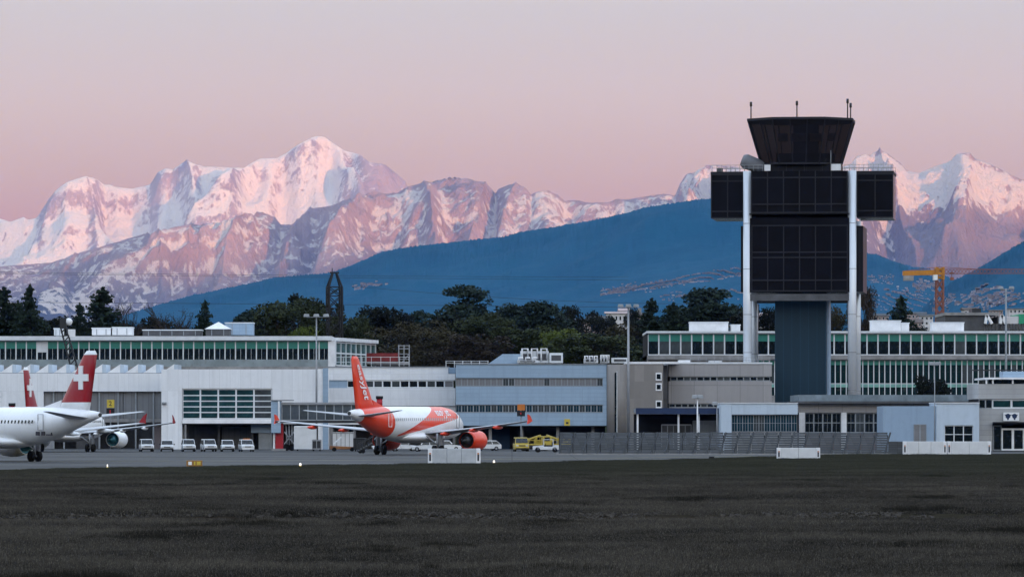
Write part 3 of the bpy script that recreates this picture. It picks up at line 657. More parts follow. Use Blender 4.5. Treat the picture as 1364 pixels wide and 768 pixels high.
mb = MB(); x0, x1 = b.x(594), b.x(650)
for zz in (b.z(480.5), b.z(483)): mb.box(x0, x1, 1.0, 1.06, zz - 0.03, zz + 0.03)
for k in range(6): xx = x0 + (x1 - x0) * k / 5; mb.box(xx - 0.05, xx + 0.05, 1.01, 1.08, b.z(489), b.z(480))
mb.build('railing', M_FRAME, b.root)
EBLD = b
# roof plant on E (each unit a thing that could be lifted off)
def roof_unit(px0, px1, py0, label, d=800, kind='box', group='rooftop plant on the blue metal building', slope=0, base_py=485):
    cx = X((px0 + px1) / 2, d); w = (X(px1, d) - X(px0, d)); z0 = Z(base_py, d) ; h = Z(py0, d) - z0
    o = empty('roof_unit', (cx, d + 2, z0), 0, label, 'roof plant', group)
    mb = MB()
    if slope: mb.prism([(-w / 2, 0), (w / 2, 0), (w / 2, h), (-w / 2 + slope, h)], 'y', 0, 5)
    else: mb.box(-w / 2, w / 2, 0, 3, 0.25, h)
    mb.build('casing', M_BLUEM if slope else M_FRAME, o)
    g = MB(); n = max(1, int(w / 2.2))
    if not slope:
        for i in range(n): xx = -w / 2 + w * (i + 0.5) / n; g.box(xx - w / n * 0.36, xx + w / n * 0.36, -0.06, 0.02, 0.25 + h * 0.2, h * 0.8)
        g.build('grille', M_SHADE, o)
        f = MB()
        for sx in (-1, 1): f.box(sx * w * 0.4 - 0.1, sx * w * 0.4 + 0.1, 0.2, 2.6, 0, 0.25)
        f.build('feet', M_DSTEEL, o)
    if kind == 'pipes':
        t = MB()
        for i in range(3): xx = -w / 2 + w * (i + 0.5) / 3; t.tube([(xx - w * .1, -0.3, 0.5), (xx - w * .1, -0.3, h + 0.35), (xx + w * .1, -0.3, h + 0.35), (xx + w * .1, -0.3, 0.9)], 0.16, 6)
        t.build('ducts', M_WPAINT, o)
    return o
roof_unit(649, 693, 471, 'long slant-ended blue grey plant room on the metal building roof', slope=2.4)
roof_unit(689, 717, 479, 'low white plant unit in front of the silver ducts on the metal roof', d=798, kind='pipes')
roof_unit(693, 731, 467, 'tallest rooftop plant unit carrying silver ducts', d=806, kind='pipes')
roof_unit(732, 750, 469.5, 'square white plant unit beside the silver ducts', d=805)
roof_unit(778, 797, 477, 'small low plant unit with pipes left of the roof light pole', d=799, kind='pipes')
roof_unit(800, 812, 475.5, 'round-topped white plant unit near the roof edge', d=800, kind='pipes')
roof_unit(815, 838, 476, 'wide white plant unit right beside the tall light pole', d=800)

# --- F: concrete stair tower with rounded corner
b = Bld('concrete_stairwell', 'brown concrete stair block with rounded corner beside the blue metal building', 'building', 791, 850)
cy0 = b.x(826); r = (b.x(838) - b.x(809)) / 2
mb = MB(); mb.tube([(b.x(822.5), r * 0.9, 0), (b.x(822.5), r * 0.9, b.z(485))], r, 28); mb.build('round_corner', M_CONC, b.root)
b.box('wall', 834, 883.5, 484.5, None, 0.6, 16, M_CONC); b.box('side_recess', 883.5, 890, 486, None, 3, 16, M_SHADE)
b.box('slit_window', 818.6, 821.2, 496, 575, -0.35, 1, M_GDARK); b.box('slit_frame', 821.3, 822.2, 494, 577, -0.32, 1, M_FRAME)
for (y0, y1) in ((496, 506.5), (510, 520), (533, 543)): b.windows('window', 873.5, 881.5, y0, y1, 1, 0.42, [M_WPAINT, M_GDARK], 0.3)
b.box('roof', 833, 905, 481.5, 484.3, 0.5, 12, M_WPAINT)

# --- G: grey concrete panel building
b = Bld('concrete_office', 'grey concrete panel office with a narrow dark window strip left of the tower shaft', 'building', 800, 955)
b.box('wall', 890.5, 1028, 484.5, 501, 0, 20, M_CONP); b.box('wall', 890.5, 1028, 507.3, 537, 0, 20, M_CONP); b.box('wall', 890.5, 1028, 542.5, None, 0, 20, M_CONP)
b.windows('window', 893, 1026, 501.1, 507.2, 15, 0.2, [M_GFRAME, M_GDARK], 0.18); b.windows('lower_window', 891, 1027, 537.1, 542.4, 16, 0.2, [M_GFRAME, M_GDARK], 0.18)
b.box('room', 891, 1027.5, 501.3, 542.4, 0.5, 19, M_DARK)
b.box('roof_edge', 890, 1028.6, 482.5, 484.4, -0.1, 20, M_FRAME); b.box('roof_curb', 905, 920, 479, 482.4, 2, 8, M_WPAINT)
b.box('roof_curb', 946, 962, 480, 482.4, 2, 8, M_WPAINT); rail(b, 920, 1026, 475.5, 482.4, 1.0, 10, m=M_STEEL)

# --- H: dark blue canopy
b = Bld('blue_canopy', 'dark blue flat canopy on white posts in front of the concrete office', 'canopy', 765, 905)
b.box('fascia', 847, 962, 543, 551, 0, 0.4, M_NAVY); b.box('deck', 847, 962, 543.6, 549, 0.4, 14, M_ROOF)
b.box('back_wall', 847, 962, 551, None, 13, 13.5, M_DARK)
for px in (849.5, 904, 931): b.box('post', px - 1.2, px + 1.2, 551, None, 0.7, 1.0, M_WPAINT)
for (px0, px1, py0, m_, nm) in ((880, 922, 565, M_SHADE, 'grey parked baggage container beneath the blue canopy'), (922, 958, 560, M_GFRAME, 'taller baggage container beneath the blue canopy')):
    o = empty('container', (X((px0 + px1) / 2, 771), 771, 0), 0, nm, 'container', 'containers under the blue canopy'); w = X(px1, 771) - X(px0, 771) - .3; h = Z(py0, 771)
    MB().box(-w / 2, w / 2, 0, 2.4, 0.2, h).build('body', m_, o)
    f = MB(); [f.box(-w / 2 + w * i / 5 - 0.06, -w / 2 + w * i / 5 + 0.06, -0.08, -0.002, 0.2, h) for i in range(6)]; f.box(-w / 2, w / 2, -0.09, -0.002, h - .15, h + .05); f.build('frame', M_STEEL, o)
    f = MB(); [f.box(sx * w * .38 - .2, sx * w * .38 + .2, .2, 2.2, 0, .2) for sx in (-1, 1)]; f.build('skids', M_DSTEEL, o)

# --- I: pale blue flat building, J: long low building under the tower
b = Bld('pale_blue_office', 'low pale blue flat-roofed office with a glazed strip at the foot of the tower', 'building', 758, 1010)
b.box('pier', 960, 974.5, 537, None, 0, 14, M_BLUES); b.box('fascia', 974.7, 1062.5, 537, 551.5, 0.05, 14, M_BLUES); b.box('roof', 959.6, 1063, 535.9, 537, -0.1, 14, M_FRAME)
b.windows('window', 975, 1062, 552, 574.5, 12, 0.6, [M_GFRAME, M_GBLUE], 0.09, rows=2, cols=2); b.box('room', 975, 1062, 552, None, 1.0, 13, M_DARK); b.box('plinth', 974.6, 1062.4, 575, None, 0.5, 1, M_SLAB)
b = Bld('low_glazed_building', 'long low building with wide grey eaves and dark windows right of the tower foot', 'building', 772, 1185)
b.box('roof', 1064, 1312, 525.5, 534, -1.2, 24, M_ROOFB); b.box('eaves', 1060, 1312, 534, 537, -1.6, 24, M_SHADE); b.box('fascia', 1064, 1310, 537, 549, 0, 22, M_CONP)
b.box('pillar', 1064.5, 1072, 549, None, -0.2, 0.6, M_WPAINT); b.box('pillar', 1120.5, 1127.5, 549, None, -0.2, 0.6, M_WPAINT)
b.windows('window', 1072.2, 1120.3, 549.4, 576, 4, 0.4, [M_GFRAME, M_GDARK], 0.2, rows=2, cols=2); b.windows('window', 1127.7, 1176, 549.4, 576, 4, 0.4, [M_GFRAME, M_GDARK], 0.2, rows=2, cols=2)
b.box('room', 1072, 1305, 549.4, None, 0.8, 21, M_DARK); b.box('sill_wall', 1072, 1176, 576.4, None, 0.3, 0.8, mat('brick_sill', (0.14, 0.10, 0.09)))

# --- K: pale blue annexe
b = Bld('blue_annexe', 'plain two-tone pale blue annexe behind the pair of white barriers', 'building', 738, 1240)
b.box('wall', 1176, 1247, 540.5, None, 0, 12, M_BLUED); b.box('wall', 1247, 1304, 537, 566, -0.3, 12, M_BLUES); b.box('wall', 1247, 1258, 566, None, -0.3, 12, M_BLUES); b.box('wall', 1296, 1304, 566, None, -0.3, 12, M_BLUES)
b.box('roof_edge', 1246, 1304.4, 535.6, 536.9, -0.45, 12, M_FRAME)
b.windows('door', 1217, 1234, 564.5, 591, 2, -0.12, [M_GFRAME, M_GGREY], 0.2, rows=1)
b.windows('window', 1258.2, 1295.8, 566.3, 590, 3, -0.1, [M_FRAME, M_GDARK], 0.14, rows=2); b.box('plinth', 1258, 1296, 590.3, None, -0.28, 0.2, M_SLAB); b.box('room', 1258.2, 1295.8, 566.2, 590, 0.1, 11, M_DARK)

# --- L: striped concrete building at the right edge
b = Bld('striped_concrete_building', 'ribbed grey concrete building with white entrance doors at the right edge', 'building', 742, 1370)
b.box('wall', 1303, 1450, 511, 531, 0, 18, M_CONS); b.box('wall', 1303, 1322, 544, None, 0.0, 18, M_CONS); b.box('wall', 1322, 1450, 544, 561.5, 0.0, 18, M_CONS)
b.box('roof', 1313, 1450, 502.5, 505, -0.6, 18, M_WPAINT); b.box('penthouse_room', 1318, 1450, 505, 511, 1.0, 17, M_GDARK)
for px in (1313, 1321.5, 1348): b.box('roof_post', px, px + 2, 505, 511, -0.2, 0.2, M_WPAINT)
b.windows('window', 1304, 1322, 531.3, 543.8, 2, 0.3, [M_GFRAME, M_GDARK], 0.2); b.windows('window', 1322, 1450, 531.3, 543.8, 5, 0.3, [M_FRAME, M_GTEAL], 0.3); b.box('room', 1304, 1449, 531.4, 543.6, 0.6, 17, M_DARK)
b.box('entrance_canopy', 1322, 1450, 561.6, 564, -1.6, 6, M_DARK); b.box('lobby', 1322, 1450, 564, None, 3.4, 6, M_DARK)
b.windows('entrance_door', 1334, 1364, 570, 599.5, 2, -0.2, [M_WPAINT, M_GDARK], 0.35); b.windows('side_glazing', 1323, 1334, 566, 599.5, 1, 0.0, [M_GFRAME, M_GDARK], 0.2); b.windows('entrance_door', 1366, 1426, 570, 599.5, 4, -0.2, [M_WPAINT, M_GDARK], 0.35)
b.box('roof_antenna_bar', 1298, 1400, 491.5, 493, 5, 5.3, M_DSTEEL)
b.box('plant_box', 1340, 1420, 494, 502.4, 4, 10, M_BLUEM)
o = empty('wall_sign', (X(1347.5, 741), 741.6, Z(554.5, 741)), 0, 'white sign with two dark blue winged roundels above the entrance doors', 'sign')
MB().box(-1.15, 1.15, -0.12, 0.2, -0.62, 0.62).build('board', M_WPAINT, o)
for sx in (-0.48, 0.48):
    mb = MB(); mb.tube([(sx, -0.135, 0.08), (sx, -0.115, 0.08)], 0.36, 16); mb.prism([(sx - .5, .3), (sx + .5, .3), (sx + .3, .05), (sx - .3, .05)], 'y', -0.14, -0.115); mb.box(sx - .12, sx + .12, -.14, -.115, -.46, -.2)
    mb.build('emblem', M_NAVY, o)

# --- M: green glazed terminal at the right
b = Bld('green_glass_terminal', 'two-storey green glazed terminal behind the control tower at right', 'terminal', 905, 1150)
M_GDG = glass_mat('green_dark_glass', (0.006, 0.022, 0.022))
b.box('core', 862, 1450, 444, None, 0.7, 30, M_DARK); b.box('roof', 861.5, 1450, 440.7, 443.4, -0.5, 30, M_FRAME)
b.windows('window', 863, 863 + 14.6 * 40, 443.6, 472.8, 40, 0.2, [M_FRAME, M_GDARK, M_GREEN], 0.24, split=0.36)
b.box('slab', 862, 1450, 473, 478.5, -0.6, 30, M_SLAB)
b.windows('lower_window', 1010, 1450, 478.8, 511, 60, 0.2, [M_FRAME, M_GDG, M_GREEN], 0.17, split=0.20)
b.box('spandrel', 1010, 1450, 511.2, 515.4, 0.22, 0.7, mat('green_spandrel', (0.20, 0.42, 0.36), 0.5, wear=0.25)); b.box('lower_glazing', 1010, 1450, 515.6, 526, 0.3, 0.7, M_GDG)
mb = MB()
for k in range(61): xx = b.x(1010 + 440 / 60 * k); mb.box(xx - .07, xx + .07, 0.15, 0.3, b.z(526), b.z(511))
mb.build('mullions', M_FRAME, b.root); b.box('base_wall', 862, 1450, 526.3, None, 0.1, 0.7, M_SLAB); b.box('side_wall', 862, 1010, 478.7, 526, 0.1, 0.7, M_SLAB)
for (px0, px1, py0, lab) in ((919, 970, 429.5, 'wide white corrugated plant house on the glass terminal roof left of the tower'), (974, 986, 433, 'small white plant house at the left tower column'), (1161, 1200, 427.5, 'white corrugated plant house with a lower end right of the tower'), (1200.5, 1211, 430.5, 'short white plant house joined to the lower end'), (1242, 1284, 430, 'white corrugated plant house furthest right on the glass terminal roof')):
    o = empty('plant_house', (X((px0 + px1) / 2, 912), 912, Z(441, 912)), 0, lab, 'roof plant', 'white plant houses on the right terminal'); w = X(px1, 912) - X(px0, 912); h = Z(py0, 912) - Z(441, 912)
    f = MB(); f.box(-w / 2, w / 2, 0, 5, 0, h)
    n = int(w / 0.9); [f.box(-w / 2 + w * (i + .5) / n - .12, -w / 2 + w * (i + .5) / n + .12, -0.07, -0.003, 0.05, h - .2) for i in range(n)]
    f.build('wall', M_WPAINT, o); MB().box(-w / 2 - .1, w / 2 + .1, -.15, 5.1, h + .003, h + .16).build('roof', M_FRAME, o)

# ------------------------------------------------------------------ control tower
TD = 826.0; tw = empty('control_tower', (X(1066, TD) + 0.60, TD, 0), R(-6.3), 'tall black control tower with flared glass cab on four silver columns', 'control tower')
def tx(px): return (px - 1066) / F * TD
def tz(py): return Z(py, TD)
M_TBLK = panel_mat('black_cladding', (0.010, 0.010, 0.014), (2.28, 60), rough=0.4, spec=0.12, joint=2.0, wear=0.2)
M_TGL = mat('black_glass', (0.005, 0.005, 0.008), 0.22, spec=0.09, wear=0.3, scale=0.3)
M_TSH = panel_mat('dark_blue_shaft', (0.012, 0.038, 0.062), (1.35, 60), rough=0.5, spec=0.2, joint=1.5, wear=0.2)
M_TFR = mat('black_frame', (0.015, 0.015, 0.020), 0.5, spec=0.2)
M_COL = mat('silver_column', (0.60, 0.63, 0.67), 0.34, 0.25, spec=0.5, wear=0.04)
S = tx(1133) - tx(995); hx = S / 2; ox = (tx(1133) + tx(995)) / 2
def tb(name, px0, px1, py0, py1, y0, y1, m, parent=None, bevel=0):
    return bx(name, tx(px0), tx(px1), y0, y1, 0 if py1 is None else tz(py1), tz(py0), m, parent or tw, bevel)
# four columns
for (sx, sy) in ((-1, -1), (1, -1), (-1, 1), (1, 1)):
    top = tz(231) if sy < 0 else tz(292)
    MB().tube([(ox + sx * hx, sy * hx, 0), (ox + sx * hx, sy * hx, top)], 0.68, 20).build('column', M_COL, tw)
    c = MB()
    for py in (520, 470, 420, 360, 300): c.tube([(ox + sx * hx, sy * hx, tz(py) - .05), (ox + sx * hx, sy * hx, tz(py) + .05)], 0.695, 20, False)
    c.build('column_joint', M_STEEL, tw)
# shaft and beams
tb('shaft', 1029, 1097, 392, None, -3.6, 5.5, M_TSH); tb('shaft_edge', 1097.2, 1100, 392, None, -2.6, 4.5, M_BLUED)
for sy in (-1, 1): tb('cross_beam', 996, 1133, 393, 402, sy * hx - .5, sy * hx + .5, M_SHADE)
# equipment floors
blk = tb('equipment_block', 998.5, 1129.5, 293, 391, -hx - 0.6, hx + 0.6, M_TGL)
for (p0, p1, nm) in ((985.5, 1000.8, 'side_block'), (1127.2, 1147, 'side_block')): tb(nm, p0, p1, 303, 390, -hx + 1.4, hx - 0.5, M_TBLK)
def mullions(px0, px1, n, py0, py1, y, rows=(), parent=None, w=0.16):
    mb = MB(); z0, z1 = tz(py1), tz(py0)
    for i in range(n + 1): xx = tx(px0) + (tx(px1) - tx(px0)) * i / n; mb.box(xx - w / 2, xx + w / 2, y - .12, y - .003, z0, z1)
    for r_ in rows: zz = tz(r_); mb.box(tx(px0), tx(px1), y - .10, y - .003, zz - .1, zz + .1)
    return mb.build('mullions', M_TFR, parent or tw)
mullions(1001, 1127, 6, 302, 390, -hx - 0.6, (303, 338, 345, 375, 389))
tb('recess_band', 996, 1133, 287.2, 293, -hx + 1.5, hx - 1, M_DARK)
# broad deck storey with its two wings
tb('deck_storey', 1001, 1127, 231.5, 287, -hx - 1.1, hx + 1.1, M_TGL); mullions(1001, 1127, 6, 231.5, 287, -hx - 1.1, (240, 275, 286))
tb('deck_soffit', 998, 1130, 287.1, 288.2, -hx - .9, hx + .9, M_TFR)
for (p0, p1, n) in ((946, 989, 2), (1139, 1186, 2)):
    tb('deck_wing', p0, p1, 234, 292.5, -6.2, 6.2, M_TGL); mullions(p0, p1, n, 234, 292, -6.2, (234.6, 243, 283, 291.6))
    tb('wing_link', 989 if p0 < 1000 else 1127, 1001 if p0 < 1000 else 1139, 236, 287, -5.5, 5.5, M_TBLK)
tb('deck_roof', 945, 1187, 230.6, 233.6, -6.3, 6.3, M_TFR)
# railings round the deck
mb = MB()
for (p0, p1, y) in ((947, 1014, -6.1), (1122, 1186, -6.1), (947, 1186, 6.1)):
    for q in (222, 226): mb.box(tx(p0), tx(p1), y - .03, y + .03, tz(q) - .035, tz(q) + .035)
    k = int((p1 - p0) / 6)
    for i in range(k + 1): xx = tx(p0) + (tx(p1) - tx(p0)) * i / k; mb.box(xx - .03, xx + .03, y - .032, y + .032, tz(231), tz(221.8))
mb.build('railing', M_STEEL, tw)
# cab: octagon flaring upwards
def octa(cx_, hw, cut, z): return [(cx_ + a_ , b_, z) for a_, b_ in ((-hw + cut, -hw), (hw - cut, -hw), (hw, -hw + cut), (hw, hw - cut), (hw - cut, hw), (-hw + cut, hw), (-hw, hw - cut), (-hw, -hw + cut))]
ccx = tx(1062.5); hb = (tx(1121) - tx(1016)) / 2; ht_ = (tx(1139) - tx(995.5)) / 2 * 0.965
lo, hi = octa(ccx, hb, hb * .5, tz(220)), octa(ccx, ht_, ht_ * .5, tz(163))
tb('cab_base', 1021, 1116, 220.3, 230.5, -5.2, 5.2, M_TBLK); mullions(1021, 1116, 4, 220.5, 230.4, -5.2, ())
tb('white_panel', 1016, 1024, 221.5, 229.5, -5.7, -5.35, M_WPAINT); tb('white_panel', 1104, 1117, 221, 229.5, -5.7, -5.35, M_WPAINT)
MB().add(lo + hi, [tuple(range(8))[::-1], tuple(range(8, 16))]).build('cab_floor_and_ceiling', M_TFR, tw)
m_cab, t_, b_ = mat_new('smoked_glass'); b_.inputs['Base Color'].default_value = (0.012, 0.011, 0.014, 1); b_.inputs['Roughness'].default_value = 0.12; b_.inputs['Specular IOR Level'].default_value = 0.2
tr_ = N(t_, 'BsdfTransparent'); tr_.inputs[0].default_value = (0.55, 0.5, 0.46, 1); ms_ = N(t_, 'MixShader'); ms_.inputs[0].default_value = 0.22
t_.links.new(b_.outputs[0], ms_.inputs[1]); t_.links.new(tr_.outputs[0], ms_.inputs[2]); t_.links.new(ms_.outputs[0], t_.nodes['Material Output'].inputs[0])
L_ = Vector
for i in range(8):
    j = (i + 1) % 8
    MB().add([lo[i], lo[j], hi[j], hi[i]], [(0, 1, 2, 3)]).build('cab_window', m_cab, tw, recalc=False)
mb = MB()
for i in range(8):
    j = (i + 1) % 8; n = 3 if i % 2 == 0 else 2
    for k in range(n): t = k / n; mb.bar(L_(lo[i]).lerp(L_(lo[j]), t), L_(hi[i]).lerp(L_(hi[j]), t), 0.16, 0.14)
    mb.bar(lo[i], lo[j], 0.3, 0.3)
mb.build('cab_frame', M_TFR, tw)
M_BLIND = mat('brown_blind', (0.75, 0.50, 0.36), 0.8, wear=0.35)
z0, z1 = tz(187), tz(176)
for (p0, p1, y) in ((1030, 1043, 3.4), (1048, 1068, 3.6), (1072, 1088, 3.6), (1097, 1106, 3.4)): bx('cab_blind', tx(p0), tx(p1), y, y + .1, z0, z1, M_BLIND, tw)
tb('console', 1030, 1107, 205, 219.5, -2, 2, M_TBLK); tb('cab_core', 1050, 1084, 164, 219, 3.9, 5.0, M_SHADE)
rf0, rf1 = octa(ccx, ht_ + .12, (ht_ + .12) * .5, tz(163)), octa(ccx, ht_ + .12, (ht_ + .12) * .5, tz(159.8)); rf2 = octa(ccx, ht_ * .3, ht_ * .15, tz(157.5))
MB().loft([rf0, rf1, rf2], smooth=False).build('cab_roof', M_TFR, tw)
for (px, py, y) in ((997, 137, -3.2), (1057, 135, -1), (1125, 133.5, -2.8), (1127.5, 137, 1.5)):
    z0 = tz(159.5); an = MB().tube([(tx(px), y, z0), (tx(px), y, tz(py + 3))], 0.10, 6).build('antenna', M_DSTEEL, tw); MB().tube([(tx(px), y, tz(py + 6)), (tx(px), y, tz(py))], 0.2, 6).build('antenna_head', M_DSTEEL, an)
MB().tube([(tx(1104), -5.9, tz(231)), (tx(1104), -5.9, tz(203))], 0.06, 6).build('whip_aerial', M_STEEL, tw)
# grey tilted radar drum at the left of the cab
mb = MB(); mb.tube([(tx(985), -3.2, tz(214)), (tx(990), -3.2, tz(216)), (tx(1017), -3.2, tz(226))], [0.9, 1.25, 1.05], 14); mb.build('radar_drum', mat('drum_grey', (0.16, 0.165, 0.18), 0.6), tw)
MB().box(tx(1003), tx(1013), -3.9, -2.5, tz(231), tz(224)).build('drum_bracket', M_TFR, tw); MB().box(tx(952.5), tx(960), -5, -3.6, tz(231), tz(225)).build('roof_box', M_SHADE, tw)

# ------------------------------------------------------------------ airliners  (nose along +X, origin on the ground between the main wheels)
def coordmat(name, build, rough=0.28, spec=0.5):
    m, t, b_ = mat_new(name); b_.inputs['Roughness'].default_value = rough; b_.inputs['Specular IOR Level'].default_value = spec
    b_.inputs['Coat Weight'].default_value = 0.08; b_.inputs['Coat Roughness'].default_value = 0.12
    tc_ = N(t, 'TexCoord'); tc_.name = 'objco'; sp = N(t, 'SeparateXYZ'); t.links.new(tc_.outputs['Object'], sp.inputs[0])
    def M(op, a_, b2=None):
        n = N(t, 'Math', operation=op)
        for i, q in enumerate((a_, b2)):
            if q is None: continue
            if isinstance(q, (int, float)): n.inputs[i].default_value = q
            else: t.links.new(q, n.inputs[i])
        return n.outputs[0]
    c = build(t, sp.outputs[0], sp.outputs[1], sp.outputs[2], M)
    n1 = noise(t, 0.5, 5, 0.6); c = mixc(t, rampf(t, n1, 0.4, 0.75, 0, 0.16), c, (0.25, 0.25, 0.26)); t.links.new(c, b_.inputs['Base Color']); return m
WHITE_P = (0.78, 0.79, 0.80); ORG = (0.74, 0.048, 0.010)
def pan(t, M, x, pitch):       # thin skin joints
    f = M('FRACT', M('DIVIDE', x, pitch)); return M('MULTIPLY', M('LESS_THAN', f, 0.03 / pitch), 0.35)
def liv_white(t, x, y, z, M): return mixc(t, pan(t, M, x, 2.6), WHITE_P, (0.4, 0.4, 0.42))
def liv_orange(aft):
    def f(t, x, y, z, M):
        # orange rear body with a white tail cone
        edge = M('ADD', x, M('MULTIPLY', M('SUBTRACT', z, 3.8), 0.10))
        rear = M('MULTIPLY', M('LESS_THAN', edge, -aft + 9.6), M('GREATER_THAN', x, -aft + 2.7))
        # rising orange wedge on the front half
        lo_ = M('GREATER_THAN', z, M('ADD', 2.25, M('MULTIPLY', M('ADD', x, 6.5), 0.125)))
        up_ = M('LESS_THAN', z, M('ADD', 2.45, M('MULTIPLY', M('ADD', x, 6.5), 0.285)))
        wedge = M('MULTIPLY', M('MULTIPLY', lo_, up_), M('MULTIPLY', M('GREATER_THAN', x, -6.5), M('LESS_THAN', x, 11.5)))
        return mixc(t, M('MINIMUM', M('ADD', rear, wedge), 1.0), mixc(t, pan(t, M, x, 2.6), WHITE_P, (0.4, 0.4, 0.42)), ORG)
    return f
def fin_red(t, x, y, z, M):
    return mixc(t, M('MULTIPLY', M('GREATER_THAN', z, 6.35), M('LESS_THAN', z, 11.35)), WHITE_P, (0.30, 0.006, 0.014))
def fin_orange(t, x, y, z, M): return mixc(t, 0.0, ORG, ORG)
M_WINGP = mat('wing_grey', (0.42, 0.44, 0.47), 0.4, spec=0.4, wear=0.12)
M_AWHITE = coordmat('airliner_white', liv_white)
M_TEAL = mat('exhaust_duct', (0.03, 0.15, 0.19), 0.35, 0.3, wear=0.3)
M_EXH = mat('exhaust_metal', (0.06, 0.065, 0.07), 0.4, 0.5, wear=0.3)
M_TYRE = mat('tyre', (0.012, 0.012, 0.012), 0.85, spec=0.1)
M_ORANGEP = mat('orange_livery', ORG, 0.3, spec=0.5, wear=0.08); M_REDP = mat('red_livery', (0.30, 0.006, 0.014), 0.3, spec=0.5, wear=0.08)
M_WTXT = mat('white_lettering', (0.80, 0.80, 0.80), 0.4, wear=0.05); M_DTXT = mat('dark_lettering', (0.03, 0.03, 0.04), 0.5)
M_DOORL = mat('door_outline', (0.30, 0.31, 0.33), 0.5)
def aerofoil(xle, chord, y, z, tc_=0.12, twist=0.0, vertical=False):
    pts = [(1, 0.0), (0.75, 0.33), (0.45, 0.5), (0.2, 0.47), (0.05, 0.25), (0, 0), (0.05, -0.2), (0.2, -0.36), (0.45, -0.36), (0.75, -0.2)]
    if vertical: return [(xle - chord * u, y + chord * tc_ * v * (1 if v > 0 else 1.3), z) for u, v in pts]
    return [(xle - chord * u, y, z + chord * tc_ * v + twist * u * chord) for u, v in pts]
def text_mesh(txt, size):
    cu = bpy.data.curves.new('lettering', 'FONT'); cu.body = txt; cu.size = size; cu.resolution_u = 3; cu.align_x = 'CENTER'; cu.align_y = 'CENTER'; cu.offset = size * 0.012
    o = bpy.data.objects.new('lettering', cu); COL.objects.link(o); bpy.context.view_layer.update()
    me = bpy.data.meshes.new_from_object(o.evaluated_get(bpy.context.evaluated_depsgraph_get())); bpy.data.objects.remove(o); bpy.data.curves.remove(cu); return me

